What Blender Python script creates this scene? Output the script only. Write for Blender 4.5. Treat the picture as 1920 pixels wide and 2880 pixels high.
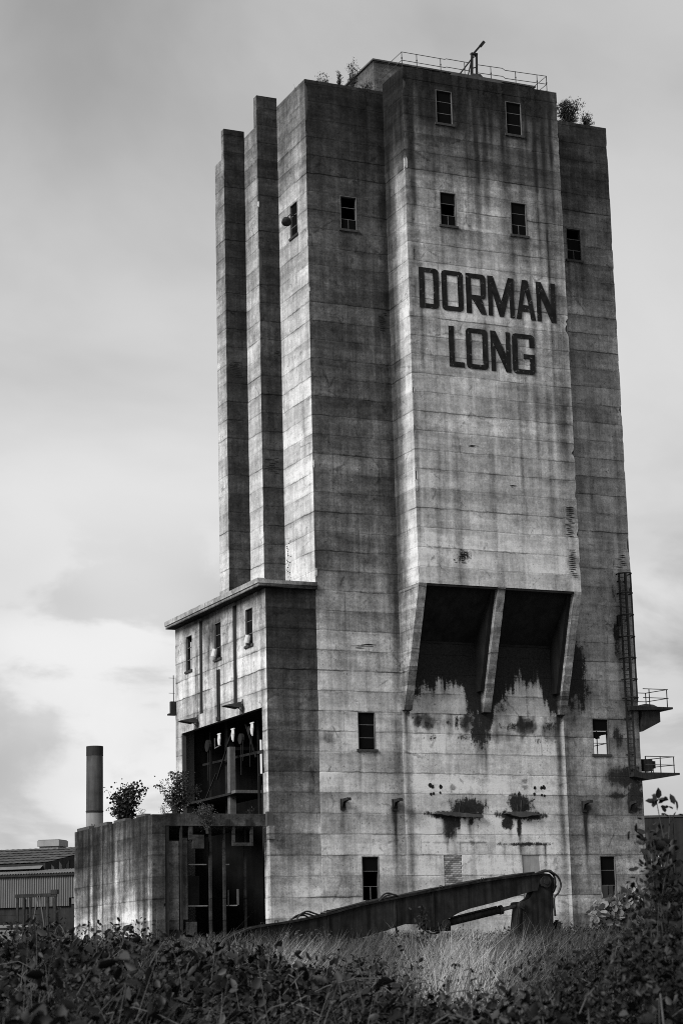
import bpy, math, random
import numpy as np
from mathutils import Vector, Matrix

for o in list(bpy.data.objects):
    bpy.data.objects.remove(o)
scene = bpy.context.scene
col = scene.collection
R = math.radians
rng = np.random.default_rng(7)
random.seed(7)

# ------------------------------------------------------------------ camera
YAW, PITCH, ROLL = R(24.384), R(12.479), R(-1.436)
fw = Vector((math.sin(YAW) * math.cos(PITCH), math.cos(YAW) * math.cos(PITCH), math.sin(PITCH)))
r0 = Vector((math.cos(YAW), -math.sin(YAW), 0))
u0 = r0.cross(fw)
rt = math.cos(ROLL) * r0 + math.sin(ROLL) * u0
up = -math.sin(ROLL) * r0 + math.cos(ROLL) * u0
cam_data = bpy.data.cameras.new('camera')
cam = bpy.data.objects.new('camera', cam_data)
col.objects.link(cam)
mw = Matrix((rt, up, -fw)).transposed().to_4x4()
cam.matrix_world = mw
cam_data.sensor_fit = 'VERTICAL'
cam_data.sensor_height = 36.0
cam_data.lens = 36.0 * 5800 / 2880
cam_data.clip_start = 0.3
cam_data.clip_end = 9000
cam_data.dof.use_dof = True
cam_data.dof.focus_distance = 132.0
cam_data.dof.aperture_fstop = 6.3
scene.camera = cam
FWH = Vector((math.sin(YAW), math.cos(YAW), 0))
RTH = Vector((math.cos(YAW), -math.sin(YAW), 0))

# ------------------------------------------------------------------ light and sky
SUN_DIR = Vector((-0.79, -0.27, 0.55)).normalized()      # towards the sun
SUN_STRENGTH = 4.2
SKY_STRENGTH = 0.1
WISP = (11.2, 0.3, 3.3)       # where the high haze is thick and thin
scene.view_settings.view_transform = 'Standard'
scene.view_settings.look = 'None'
scene.view_settings.exposure = 0.0
scene.view_settings.gamma = 1.0
scene.view_settings.use_curve_mapping = False
scene.cycles.use_denoising = False        # keep the fine grain of the surfaces
scene.cycles.filter_width = 1.0
scene.cycles.sample_clamp_indirect = 4.0

sun_data = bpy.data.lights.new('sun', 'SUN')
sun_data.energy = SUN_STRENGTH
sun_data.angle = R(24)
sun_data.color = (1.0, 0.995, 0.985)
sun = bpy.data.objects.new('sun', sun_data)
col.objects.link(sun)
sun.rotation_euler = SUN_DIR.to_track_quat('Z', 'Y').to_euler()

world = bpy.data.worlds.new('World')
scene.world = world
world.use_nodes = True
wt = world.node_tree
wt.nodes.clear()


class NT:
    """small helper round a node tree"""
    def __init__(self, tree):
        self.t = tree

    def n(self, kind, **kw):
        nd = self.t.nodes.new(kind)
        for k, v in kw.items():
            setattr(nd, k, v)
        return nd

    def put(self, sock, v):
        if v is None:
            return
        if isinstance(v, (int, float)):
            sock.default_value = v if not hasattr(sock.default_value, '__len__') else (v, v, v, 1)[:len(sock.default_value)]
        elif isinstance(v, (tuple, list)):
            sock.default_value = v
        else:
            self.t.links.new(v, sock)

    def m(self, op, a, b=None, c=None, clamp=False):
        nd = self.n('ShaderNodeMath', operation=op, use_clamp=clamp)
        for i, v in enumerate((a, b, c)):
            self.put(nd.inputs[i], v)
        return nd.outputs[0]

    def mr(self, v, a, b, c, d, smooth=False):
        nd = self.n('ShaderNodeMapRange')
        if smooth:
            nd.interpolation_type = 'SMOOTHSTEP'
        for i, x in enumerate((v, a, b, c, d)):
            self.put(nd.inputs[i], x)
        return nd.outputs[0]

    def noise(self, vec, scale, detail=4, rough=0.55, dist=0.0):
        nd = self.n('ShaderNodeTexNoise')
        self.put(nd.inputs['Vector'], vec)
        self.put(nd.inputs['Scale'], scale)
        nd.inputs['Detail'].default_value = detail
        nd.inputs['Roughness'].default_value = rough
        nd.inputs['Distortion'].default_value = dist
        return nd.outputs['Fac']

    def vmul(self, vec, s):
        nd = self.n('ShaderNodeVectorMath', operation='MULTIPLY')
        self.put(nd.inputs[0], vec)
        nd.inputs[1].default_value = s
        return nd.outputs[0]

    def mixf(self, f, a, b):
        nd = self.n('ShaderNodeMix', data_type='FLOAT')
        self.put(nd.inputs[0], f)
        self.put(nd.inputs[2], a)
        self.put(nd.inputs[3], b)
        return nd.outputs[0]

    def grey(self, v, tint=None):
        nd = self.n('ShaderNodeCombineColor')
        for i in range(3):
            self.put(nd.inputs[i], v)
        return nd.outputs[0]


w = NT(wt)
sky = w.n('ShaderNodeTexSky', sky_type='NISHITA')
sky.sun_disc = False
sky.sun_elevation = math.asin(SUN_DIR.z)
sky.sun_rotation = math.atan2(SUN_DIR.x, SUN_DIR.y)
sky.dust_density = 2.0
bw = w.n('ShaderNodeRGBToBW')
wt.links.new(sky.outputs[0], bw.inputs[0])
tc = w.n('ShaderNodeTexCoord')
dirv = tc.outputs['Generated']
sep = w.n('ShaderNodeSeparateXYZ')
wt.links.new(dirv, sep.inputs[0])
elev = w.m('MAXIMUM', sep.outputs[2], 0.0)
# thin bright overcast veil over the clear sky, thicker broken cloud low down
veil = w.mr(elev, 0.08, 0.55, 9.1, 5.6, True)
base = w.mixf(0.85, w.m('MINIMUM', bw.outputs[0], 12.0), veil)
wofs = w.n('ShaderNodeVectorMath', operation='ADD')
wt.links.new(w.vmul(dirv, (2.2, 1.4, 3.2)), wofs.inputs[0])
wofs.inputs[1].default_value = WISP
wisp = w.noise(wofs.outputs[0], 1.3, 6, 0.5, 0.4)
base = w.m('MULTIPLY', base, w.mr(wisp, 0.3, 0.62, 0.62, 1.04, True))
cl = w.noise(w.vmul(dirv, (1.0, 1.0, 2.2)), 7.0, 7, 0.55, 0.3)
lowmask = w.mr(elev, 0.15, 0.235, 1.0, 0.0, True)
cl2 = w.noise(w.vmul(dirv, (1.0, 1.0, 1.8)), 4.5, 3, 0.5, 0.0)
clf = w.m('MULTIPLY', w.mr(cl, 0.455, 0.545, 0.76, 0.98, True), w.mr(cl2, 0.38, 0.6, 0.78, 1.05, True))
clouds = w.mixf(lowmask, 1.0, clf)
skyv = w.m('MULTIPLY', base, clouds)
bgn = w.n('ShaderNodeBackground')
wt.links.new(w.grey(skyv), bgn.inputs[0])
bgn.inputs[1].default_value = SKY_STRENGTH
wo = w.n('ShaderNodeOutputWorld')
wt.links.new(bgn.outputs[0], wo.inputs[0])

# ------------------------------------------------------------------ materials
LIFT, LIFT0 = 1.33, 25.74 - 1.33 * 30


def new_mat(name):
    m = bpy.data.materials.new(name)
    m.use_nodes = True
    t = m.node_tree
    t.nodes.clear()
    k = NT(t)
    b = k.n('ShaderNodeBsdfPrincipled')
    o = k.n('ShaderNodeOutputMaterial')
    t.links.new(b.outputs[0], o.inputs[0])
    return m, k, b


def bump(k, b, h, strength, dist):
    nd = k.n('ShaderNodeBump')
    nd.inputs['Strength'].default_value = strength
    nd.inputs['Distance'].default_value = dist
    k.put(nd.inputs['Height'], h)
    k.t.links.new(nd.outputs[0], b.inputs['Normal'])


def coords(k):
    return k.n('ShaderNodeTexCoord').outputs['Object']


def mat_plain(name, v, rough=0.7, var=0.25, scale=1.5, spec=0.4, metal=0.0, streak=True, bumpy=0.15):
    m, k, b = new_mat(name)
    co = coords(k)
    n1 = k.noise(co, scale, 5, 0.6)
    val = k.m('MULTIPLY', v, k.mr(n1, 0.25, 0.75, 1 - var, 1 + var))
    if streak:
        n2 = k.noise(k.vmul(co, (3.5, 3.5, 0.25)), scale, 4, 0.6)
        val = k.m('MULTIPLY', val, k.mr(n2, 0.3, 0.7, 1 - var * 0.8, 1 + var * 0.8))
    k.t.links.new(k.grey(val), b.inputs['Base Color'])
    b.inputs['Roughness'].default_value = rough
    b.inputs['Specular IOR Level'].default_value = spec
    b.inputs['Metallic'].default_value = metal
    if bumpy:
        bump(k, b, n1, bumpy, 0.05)
    return m


def mat_concrete(name, contrast=1.0, joints=1.0):
    """board-marked concrete: base colour from the mesh's tone map 'alb', black crust and painted chute shade where 'stain' is high, broken up by noise"""
    m, k, b = new_mat(name)
    at = k.n('ShaderNodeAttribute', attribute_name='alb')
    stn = k.n('ShaderNodeAttribute', attribute_name='stain')
    co = coords(k)
    sp = k.n('ShaderNodeSeparateXYZ')
    k.t.links.new(co, sp.inputs[0])
    big = k.noise(co, 0.55, 5, 0.6)
    blot = k.noise(co, 2.1, 7, 0.68, 0.3)
    fine = k.noise(co, 10.0, 4, 0.7)
    streak = k.noise(k.vmul(co, (2.6, 2.6, 0.16)), 1.0, 6, 0.62)
    thin = k.noise(k.vmul(co, (9.0, 9.0, 0.30)), 1.0, 4, 0.6)
    boards = k.noise(k.vmul(co, (0.22, 0.22, 4.2)), 1.0, 3, 0.5)
    bandn = k.noise(k.vmul(co, (0.16, 0.16, 1.05)), 1.0, 6, 0.62, 0.4)
    v = 1.0
    for s_, c in ((big, 0.30), (blot, 0.42), (fine, 0.44), (streak, 0.32), (thin, 0.18), (boards, 0.14), (bandn, 0.42)):
        c *= contrast
        v = k.m('MULTIPLY', v, k.mr(s_, 0.28, 0.72, 1 - c, 1 + c))
    # clean pale concrete is more even than dirty concrete
    v = k.m('POWER', k.m('MAXIMUM', v, 0.05), k.mr(at.outputs['Fac'], 0.12, 0.5, 1.0, 0.55))
    v = k.m('MULTIPLY', v, at.outputs['Fac'])
    # day joints between the lifts and between shutter panels: thin, wandering, broken lines of dirt
    wob = k.m('MULTIPLY', k.m('SUBTRACT', k.noise(co, 1.1, 4, 0.6), 0.5), 0.22)
    zl = k.m('DIVIDE', k.m('ADD', k.m('SUBTRACT', sp.outputs[2], LIFT0 - 1.5), wob), LIFT)
    fz = k.m('ABSOLUTE', k.m('SUBTRACT', zl, k.m('ROUND', zl)))
    ln = k.mr(fz, 0.014, 0.05, 1.0, 0.0, True)
    brk = k.mr(k.noise(k.vmul(co, (0.35, 0.35, 0.9)), 1.0, 4, 0.6), 0.40, 0.60, 0.0, 1.0, True)
    wj = k.n('ShaderNodeTexWhiteNoise', noise_dimensions='1D')
    k.put(wj.inputs['W'], k.m('ADD', k.m('ROUND', zl), 0.37))
    v = k.m('MULTIPLY', v, k.m('SUBTRACT', 1.0, k.m('MULTIPLY', k.m('MULTIPLY', ln, brk), k.mr(wj.outputs[0], 0.0, 1.0, 0.08 * joints, 0.8 * joints))))
    wn = k.n('ShaderNodeTexWhiteNoise', noise_dimensions='1D')
    k.put(wn.inputs['W'], k.m('FLOOR', zl))
    uu = k.m('ADD', k.m('DIVIDE', k.m('ADD', k.m('ADD', sp.outputs[0], sp.outputs[1]), k.m('MULTIPLY', wob, 0.35)), 1.83), wn.outputs[0])
    fu = k.m('ABSOLUTE', k.m('SUBTRACT', uu, k.m('ROUND', uu)))
    wn2 = k.n('ShaderNodeTexWhiteNoise', noise_dimensions='2D')
    cb = k.n('ShaderNodeCombineXYZ')
    k.put(cb.inputs[0], k.m('ROUND', uu)); k.put(cb.inputs[1], k.m('FLOOR', zl))
    k.t.links.new(cb.outputs[0], wn2.inputs['Vector'])
    # every pour and shutter panel has its own shade
    wn3 = k.n('ShaderNodeTexWhiteNoise', noise_dimensions='2D')
    cb3 = k.n('ShaderNodeCombineXYZ')
    k.put(cb3.inputs[0], k.m('FLOOR', uu)); k.put(cb3.inputs[1], k.m('FLOOR', zl))
    k.t.links.new(cb3.outputs[0], wn3.inputs['Vector'])
    v = k.m('MULTIPLY', v, k.mr(wn3.outputs[0], 0.0, 1.0, 0.87, 1.13))
    v = k.m('MULTIPLY', v, k.mr(wn.outputs[0], 0.0, 1.0, 0.86, 1.14))
    # dirt washing down over each lift from the joint above
    fr_ = k.m('SUBTRACT', zl, k.m('FLOOR', zl))
    v = k.m('MULTIPLY', v, k.m('SUBTRACT', 1.0, k.m('MULTIPLY', k.m('MULTIPLY', k.mr(fr_, 0.45, 1.0, 0.0, 1.0), brk), k.mr(thin, 0.35, 0.65, 0.05, 0.42))))
    vl = k.m('MULTIPLY', k.mr(fu, 0.008, 0.03, 1.0, 0.0, True), k.mr(wn2.outputs[0], 0.72, 1.0, 0.0, 0.42 * joints))
    vl = k.m('MULTIPLY', vl, k.mr(blot, 0.4, 0.6, 0.0, 1.0))
    v = k.m('MULTIPLY', v, k.m('SUBTRACT', 1.0, vl))
    # hairline cracks
    vo = k.n('ShaderNodeTexVoronoi', feature='DISTANCE_TO_EDGE')
    k.put(vo.inputs['Vector'], co)
    vo.inputs['Scale'].default_value = 0.33
    crk = k.m('MULTIPLY', k.mr(k.m('ADD', vo.outputs[0], k.m('MULTIPLY', k.m('SUBTRACT', blot, 0.5), 0.16)), 0.004, 0.018, 1.0, 0.0), k.mr(big, 0.50, 0.60, 0.0, 0.4 * joints))
    v = k.m('MULTIPLY', v, k.m('SUBTRACT', 1.0, k.m('MAXIMUM', crk, 0.0)))
    # pits
    v = k.m('MULTIPLY', v, k.mr(k.noise(co, 5.5, 3, 0.5), 0.67, 0.71, 1.0, 0.5))
    v = k.m('MULTIPLY', v, k.mr(k.noise(co, 3.3, 2, 0.5, 0.4), 0.71, 0.75, 1.0, 1.35))
    # black crust, and the chute's painted shade, with a ragged, dripping outline
    f = k.m('ADD', stn.outputs['Fac'], k.m('MULTIPLY', k.m('SUBTRACT', blot, 0.5), 1.0))
    f = k.m('ADD', f, k.m('MULTIPLY', k.m('SUBTRACT', thin, 0.5), 0.55))
    f = k.m('ADD', f, k.m('MULTIPLY', k.m('SUBTRACT', fine, 0.5), 0.9))
    crust = k.mr(f, 0.34, 0.70, 0.0, 1.0, True)
    v = k.mixf(crust, v, k.mr(fine, 0.3, 0.7, 0.012, 0.035))
    v = k.m('MINIMUM', v, 0.68)
    k.t.links.new(k.grey(v), b.inputs['Base Color'])
    b.inputs['Roughness'].default_value = 0.92
    b.inputs['Specular IOR Level'].default_value = 0.1
    h = k.m('ADD', k.m('MULTIPLY', blot, 0.6), k.m('ADD', k.m('MULTIPLY', fine, 0.3), k.m('MULTIPLY', boards, 0.3)))
    h = k.m('SUBTRACT', h, k.m('MULTIPLY', ln, 0.5))
    bump(k, b, h, 0.5, 0.04)
    return m


def mat_leaf(name, lo, hi, trans=0.25):
    m, k, b = new_mat(name)
    at = k.n('ShaderNodeAttribute', attribute_name='alb')
    v = k.mr(at.outputs['Fac'], 0, 1, lo, hi)
    co = coords(k)
    v = k.m('MULTIPLY', v, k.mr(k.noise(co, 14.0, 3, 0.6), 0.3, 0.7, 0.8, 1.2))
    g = k.grey(v)
    k.t.links.new(g, b.inputs['Base Color'])
    b.inputs['Roughness'].default_value = 0.55
    b.inputs['Specular IOR Level'].default_value = 0.3
    if trans:
        tr = k.n('ShaderNodeBsdfTranslucent')
        k.t.links.new(g, tr.inputs[0])
        mx = k.n('ShaderNodeMixShader')
        mx.inputs[0].default_value = trans
        k.t.links.new(b.outputs[0], mx.inputs[1])
        k.t.links.new(tr.outputs[0], mx.inputs[2])
        out = [n for n in k.t.nodes if n.type == 'OUTPUT_MATERIAL'][0]
        k.t.links.new(mx.outputs[0], out.inputs[0])
    return m


M = {}
M['concrete'] = mat_concrete('stained_concrete')
M['core'] = mat_plain('damp_joint_concrete', 0.07, 0.95, 0.3, 1.0, 0.1)
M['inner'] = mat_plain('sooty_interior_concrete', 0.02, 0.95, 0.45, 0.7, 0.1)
M['soot'] = mat_plain('coal_black_lining', 0.016, 0.9, 0.4, 0.8, 0.1)  # also paints the shade of bolt holes and honeycomb slits
M['fin'] = mat_concrete('chute_concrete', 1.15)
M['rough'] = mat_concrete('rough_bunker_concrete', 1.25, 0.25)
ml, kl, bl = new_mat('black_bitumen_paint')
_c = coords(kl)
_f = kl.mr(kl.noise(_c, 4.5, 5, 0.65), 0.60, 0.70, 0.0, 1.0, True)
kl.t.links.new(kl.grey(kl.mixf(_f, kl.mr(kl.noise(_c, 2.0, 4), 0.3, 0.7, 0.007, 0.02), 0.13)), bl.inputs['Base Color'])
bl.inputs['Roughness'].default_value = 0.85
bl.inputs['Specular IOR Level'].default_value = 0.1
M['letter'] = ml
M['frame'] = mat_plain('weathered_window_paint', 0.10, 0.8, 0.35, 3.0, 0.2)
M['framedark'] = mat_plain('rusted_window_bar', 0.10, 0.8, 0.35, 3.0, 0.2)
M['sill'] = mat_plain('blackened_sill', 0.05, 0.9, 0.3, 3.0, 0.1)
M['steel'] = mat_plain('rusty_dark_steel', 0.022, 0.75, 0.45, 3.0, 0.15)
M['galv'] = mat_plain('galvanised_rail', 0.06, 0.55, 0.3, 4.0, 0.4, 0.3)
M['boom'] = mat_plain('dull_black_boom_paint', 0.014, 0.7, 0.85, 1.6, 0.12)
M['rubber'] = mat_plain('hose_rubber', 0.012, 0.5, 0.2, 3.0, 0.4, streak=False)
M['chrome'] = mat_plain('worn_rod_steel', 0.12, 0.4, 0.3, 5.0, 0.5, 0.5)
M['brick'] = mat_plain('sooty_brick', 0.34, 0.9, 0.4, 5.0, 0.1)
M['brickdark'] = mat_plain('dark_fired_brick', 0.16, 0.9, 0.4, 5.0, 0.1)
M['render'] = mat_plain('smooth_cement_patch', 0.26, 0.9, 0.2, 1.5, 0.1)
M['white'] = mat_plain('chalky_white_enamel', 0.55, 0.5, 0.2, 4.0, 0.4)
M['asbestos'] = mat_plain('weathered_cement_sheet', 0.20, 0.9, 0.3, 0.35, 0.1)
M['roofsheet'] = mat_plain('mossy_roof_sheet', 0.075, 0.95, 0.45, 0.35, 0.1)
M['clad'] = mat_plain('pale_wall_sheet', 0.14, 0.85, 0.15, 0.4, 0.15)
M['cladtrim'] = mat_plain('dark_eaves_trim', 0.025, 0.9, 0.3, 1.0, 0.1)
M['vent'] = mat_plain('metal_roof_vent', 0.22, 0.6, 0.15, 1.0, 0.3)
M['stack'] = mat_plain('stack_render', 0.06, 0.9, 0.35, 0.8, 0.1)
M['stackcap'] = mat_plain('sooty_stack_top', 0.028, 0.9, 0.3, 1.0, 0.1)
M['bark'] = mat_plain('bark', 0.05, 0.9, 0.3, 8.0, 0.1, streak=False)
M['cane'] = mat_plain('bramble_cane', 0.09, 0.8, 0.4, 8.0, 0.2, streak=False)
M['leaf'] = mat_leaf('bramble_leaf', 0.003, 0.075, 0.10)
M['leafdark'] = mat_leaf('dark_leaf', 0.005, 0.035, 0.12)
M['leafpale'] = mat_leaf('pale_leaf', 0.14, 0.34, 0.2)
M['grass'] = mat_leaf('dry_grass', 0.03, 0.42, 0.2)
mg, kg, bg_ = new_mat('rough_ground')
_n = kg.noise(coords(kg), 0.8, 6, 0.65)
kg.t.links.new(kg.grey(kg.mr(_n, 0.3, 0.7, 0.03, 0.11)), bg_.inputs['Base Color'])
bg_.inputs['Roughness'].default_value = 0.95
bump(kg, bg_, _n, 0.6, 0.2)
M['ground'] = mg
# panes: old dusty glass
mp, kp, bp = new_mat('dusty_glass')
bp.inputs['Base Color'].default_value = (0.006, 0.006, 0.006, 1)
bp.inputs['Roughness'].default_value = 0.22
kp.t.links.new(kp.mr(kp.noise(coords(kp), 2.0, 3), 0.3, 0.7, 0.12, 0.5), bp.inputs['Roughness'])
bp.inputs['Specular IOR Level'].default_value = 0.01
M['glass'] = mp

# ------------------------------------------------------------------ helpers
ORG = {}


def empty(name, loc, label, cat, group=None):
    o = bpy.data.objects.new(name, None)
    o.location = loc
    o.empty_display_size = 0.5
    col.objects.link(o)
    ORG[o.name] = Vector(loc)
    tag(o, label, cat, group)
    return o


def tag(o, label=None, cat=None, group=None, kind=None):
    if label:
        o['label'] = label
    if cat:
        o['category'] = cat
    if group:
        o['group'] = group
    if kind:
        o['kind'] = kind
    return o


def link_mesh(name, me, mat, parent=None, base=None):
    """mesh data given in world coordinates; moved into the frame of its thing"""
    if parent is not None:
        org = ORG[parent.name]
    else:
        org = Vector(base) if base is not None else Vector((0, 0, 0))
    if org.length:
        me.transform(Matrix.Translation(-org))
    if mat is not None:
        me.materials.append(M[mat] if isinstance(mat, str) else mat)
    o = bpy.data.objects.new(name, me)
    col.objects.link(o)
    if parent is not None:
        o.parent = parent
    else:
        o.location = org
    ORG[o.name] = org
    return o


class MB:
    def __init__(self):
        self.v, self.f, self.a = [], [], []
        self.smooth = False

    def quad(self, *p):
        i = len(self.v)
        self.v += [tuple(q) for q in p]
        self.f.append(tuple(range(i, i + len(p))))
        return self

    def box(self, x0, x1, y0, y1, z0, z1):
        i = len(self.v)
        self.v += [(x, y, z) for x in (x0, x1) for y in (y0, y1) for z in (z0, z1)]
        for q in ((0, 1, 3, 2), (4, 6, 7, 5), (0, 4, 5, 1), (2, 3, 7, 6), (0, 2, 6, 4), (1, 5, 7, 3)):
            self.f.append(tuple(i + k for k in q))
        return self

    def bar(self, p, q, w_, h_=None, upv=(0, 0, 1)):
        """square bar from p to q"""
        h_ = h_ or w_
        p, q = Vector(p), Vector(q)
        d = (q - p).normalized()
        s = d.cross(Vector(upv))
        if s.length < 1e-3:
            s = d.cross(Vector((0, 1, 0)))
        s.normalize()
        t = s.cross(d)
        i = len(self.v)
        for e in (p, q):
            for a, b in ((-1, -1), (1, -1), (1, 1), (-1, 1)):
                self.v.append(tuple(e + s * (a * w_ / 2) + t * (b * h_ / 2)))
        self.f += [(i, i + 3, i + 2, i + 1), (i + 4, i + 5, i + 6, i + 7)]
        for k in range(4):
            j = (k + 1) % 4
            self.f.append((i + k, i + j, i + 4 + j, i + 4 + k))
        return self

    def tube(self, pts, rad, n=6, cap=True):
        """round tube through pts; rad number or list"""
        pts = [Vector(p) for p in pts]
        rads = rad if isinstance(rad, (list, tuple)) else [rad] * len(pts)
        i0 = len(self.v)
        ref = Vector((0.13, 0.21, 0.97))
        for k, p in enumerate(pts):
            d = (pts[min(k + 1, len(pts) - 1)] - pts[max(k - 1, 0)]).normalized()
            s = d.cross(ref)
            if s.length < 1e-3:
                s = d.cross(Vector((1, 0, 0)))
            s.normalize()
            t = s.cross(d)
            for j in range(n):
                an = 2 * math.pi * j / n
                self.v.append(tuple(p + s * (math.cos(an) * rads[k]) + t * (math.sin(an) * rads[k])))
        for k in range(len(pts) - 1):
            for j in range(n):
                a = i0 + k * n + j
                b = i0 + k * n + (j + 1) % n
                self.f.append((a, b, b + n, a + n))
        if cap:
            self.f.append(tuple(i0 + j for j in reversed(range(n))))
            e = i0 + (len(pts) - 1) * n
            self.f.append(tuple(e + j for j in range(n)))
        return self

    def prism(self, outline, axis, c0, c1):
        """outline polygon of (u, z) extruded along axis ('x' or 'y') from c0 to c1"""
        i = len(self.v)
        n = len(outline)
        for c in (c0, c1):
            for (u, z) in outline:
                self.v.append((u, c, z) if axis == 'y' else (c, u, z))
        self.f.append(tuple(range(i, i + n)))
        self.f.append(tuple(reversed(range(i + n, i + 2 * n))))
        for k in range(n):
            j = (k + 1) % n
            self.f.append((i + j, i + k, i + n + k, i + n + j))
        return self

    def lathe(self, cx, cy, prof, n=20):
        i = len(self.v)
        for (r, z) in prof:
            for j in range(n):
                a = 2 * math.pi * j / n
                self.v.append((cx + r * math.cos(a), cy + r * math.sin(a), z))
        for k in range(len(prof) - 1):
            for j in range(n):
                a = i + k * n + j
                b = i + k * n + (j + 1) % n
                self.f.append((a, b, b + n, a + n))
        return self

    def mesh(self, name):
        me = bpy.data.meshes.new(name)
        me.from_pydata(self.v, [], self.f)
        me.update()
        if self.smooth:
            me.polygons.foreach_set('use_smooth', [True] * len(me.polygons))
        return me

    def build(self, name, mat, parent=None, base=None, alb=None):
        me = self.mesh(name)
        if alb is not None:
            at = me.attributes.new('alb', 'FLOAT', 'POINT')
            at.data.foreach_set('value', np.full(len(me.vertices), alb, dtype=np.float32) if np.isscalar(alb) else alb)
        return link_mesh(name, me, mat, parent, base)


# value noise for the tone maps
def _h(ix, iy, s):
    n = (ix * 374761393 + iy * 668265263 + s * 1442695041).astype(np.int64) & 0x7fffffff
    n = ((n ^ (n >> 13)) * 1274126177) & 0x7fffffff
    n = n ^ (n >> 16)
    return (n & 0xffff) / 65535.0


def vn(x, y, s=0):
    x = np.asarray(x, float); y = np.asarray(y, float)
    ix = np.floor(x).astype(np.int64); iy = np.floor(y).astype(np.int64)
    fx = x - ix; fy = y - iy
    fx = fx * fx * (3 - 2 * fx); fy = fy * fy * (3 - 2 * fy)
    a = _h(ix, iy, s); b = _h(ix + 1, iy, s); c_ = _h(ix, iy + 1, s); d = _h(ix + 1, iy + 1, s)
    return (a * (1 - fx) + b * fx) * (1 - fy) + (c_ * (1 - fx) + d * fx) * fy


def fbm(x, y, s=0, o=4):
    t = 0; a = 0.5; n = 0
    for k in range(o):
        t = t + a * vn(x * 2 ** k, y * 2 ** k, s + k * 17); n += a; a *= 0.5
    return t / n


def sstep(v, a, b):
    t = np.clip((v - a) / (b - a), 0, 1)
    return t * t * (3 - 2 * t)


def lin(d):
    d = np.asarray(d, float) / 255.0
    return np.where(d <= 0.04045, d / 12.92, ((d + 0.055) / 1.055) ** 2.4)


# ------------------------------------------------------------------ terrain
def ground_z(x, y):
    r = np.hypot(x, y)
    z = -1.72 + 0.0252 * np.clip(r, 6, 138) + 0.026 * np.clip(r - 150, 0, 85)
    return z + (vn(x * .25, y * .25, 5) - .5) * .16 * np.clip(r / 30, 0.2, 1)


gr = np.concatenate([np.linspace(0.0, 20, 14), np.linspace(22, 160, 70), np.linspace(170, 300, 14), np.array([400, 700, 1500, 3500, 7500])])
ga = np.linspace(-math.pi, math.pi, 181)
rr, aa = np.meshgrid(gr, ga, indexing='ij')
gx = rr * np.sin(aa); gy = rr * np.cos(aa)
gz = ground_z(gx, gy)
gv = np.stack([gx, gy, gz], -1).reshape(-1, 3)
na = len(ga)
gf = [(i * na + j, (i + 1) * na + j, (i + 1) * na + j + 1, i * na + j + 1) for i in range(len(gr) - 1) for j in range(na - 1)]
me = bpy.data.meshes.new('ground')
me.from_pydata([tuple(p) for p in gv], [], gf)
me.update()
tag(link_mesh('ground', me, 'ground'), 'rough weedy ground rising gently to the tower', kind='structure')

# ------------------------------------------------------------------ the tower
XA, XB, XC, XR = 53.60, 59.60, 71.90, 77.95
Y0, Y1, Y2, Y3, YE = 122.64, 119.45, 127.75, 130.25, 132.1
X2, X3, XN, YN = 52.05, 50.47, 50.04, 140.2
ZB, ZT, ZC = 0.6, 60.6, 61.15


def cuts(a, b, step, extra):
    n = max(1, int(round((b - a) / step)))
    c = list(np.linspace(a, b, n + 1)) + [e for e in extra if a + 1e-4 < e < b - 1e-4]
    c = sorted(c)
    keep = sorted(set([a, b] + [e for e in extra if a < e < b]))
    out = []
    for v in c:
        if out and v - out[-1] < 0.03:
            if any(abs(v - k) < 1e-6 for k in keep):
                out[-1] = v if not any(abs(out[-1] - k) < 1e-6 for k in keep) else out[-1]
                if out[-1] != v and any(abs(v - k) < 1e-6 for k in keep):
                    out.append(v)
            continue
        out.append(v)
    return np.array(out)


def panel(u, z, holes, c0, depth, axis, sgn, hole_fn=None):
    """slab in the plane axis = c0, its face looking along sgn; cells inside holes are left out"""
    nu, nz = len(u), len(z)
    uc = (u[:-1] + u[1:]) / 2; zc = (z[:-1] + z[1:]) / 2
    solid = np.ones((nu - 1, nz - 1), bool)
    for (a, b, c, d) in holes:
        solid &= ~((uc[:, None] > a) & (uc[:, None] < b) & (zc[None, :] > c) & (zc[None, :] < d))
    if hole_fn is not None:
        solid &= ~hole_fn(uc[:, None] + 0 * zc[None, :], zc[None, :] + 0 * uc[:, None])
    V, F, idx = [], [], {}

    def vid(i, j, k):
        key = (i, j, k)
        if key not in idx:
            idx[key] = len(V)
            c = c0 if k == 0 else c0 - sgn * depth
            V.append((u[i], c, z[j]) if axis == 'y' else (c, u[i], z[j]))
        return idx[key]
    flip = (sgn < 0) == (axis == 'y')

    def add(*q):
        F.append(q if flip else tuple(reversed(q)))
    for i in range(nu - 1):
        for j in range(nz - 1):
            if not solid[i, j]:
                continue
            add(vid(i, j, 0), vid(i + 1, j, 0), vid(i + 1, j + 1, 0), vid(i, j + 1, 0))
            if i == 0 or not solid[i - 1, j]:
                add(vid(i, j, 1), vid(i, j, 0), vid(i, j + 1, 0), vid(i, j + 1, 1))
            if i == nu - 2 or not solid[i + 1, j]:
                add(vid(i + 1, j, 0), vid(i + 1, j, 1), vid(i + 1, j + 1, 1), vid(i + 1, j + 1, 0))
            if j == 0 or not solid[i, j - 1]:
                add(vid(i, j, 1), vid(i + 1, j, 1), vid(i + 1, j, 0), vid(i, j, 0))
            if j == nz - 2 or not solid[i, j + 1]:
                add(vid(i, j + 1, 0), vid(i + 1, j + 1, 0), vid(i + 1, j + 1, 1), vid(i, j + 1, 1))
    return V, F


LIFT_T = 0.06


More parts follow.
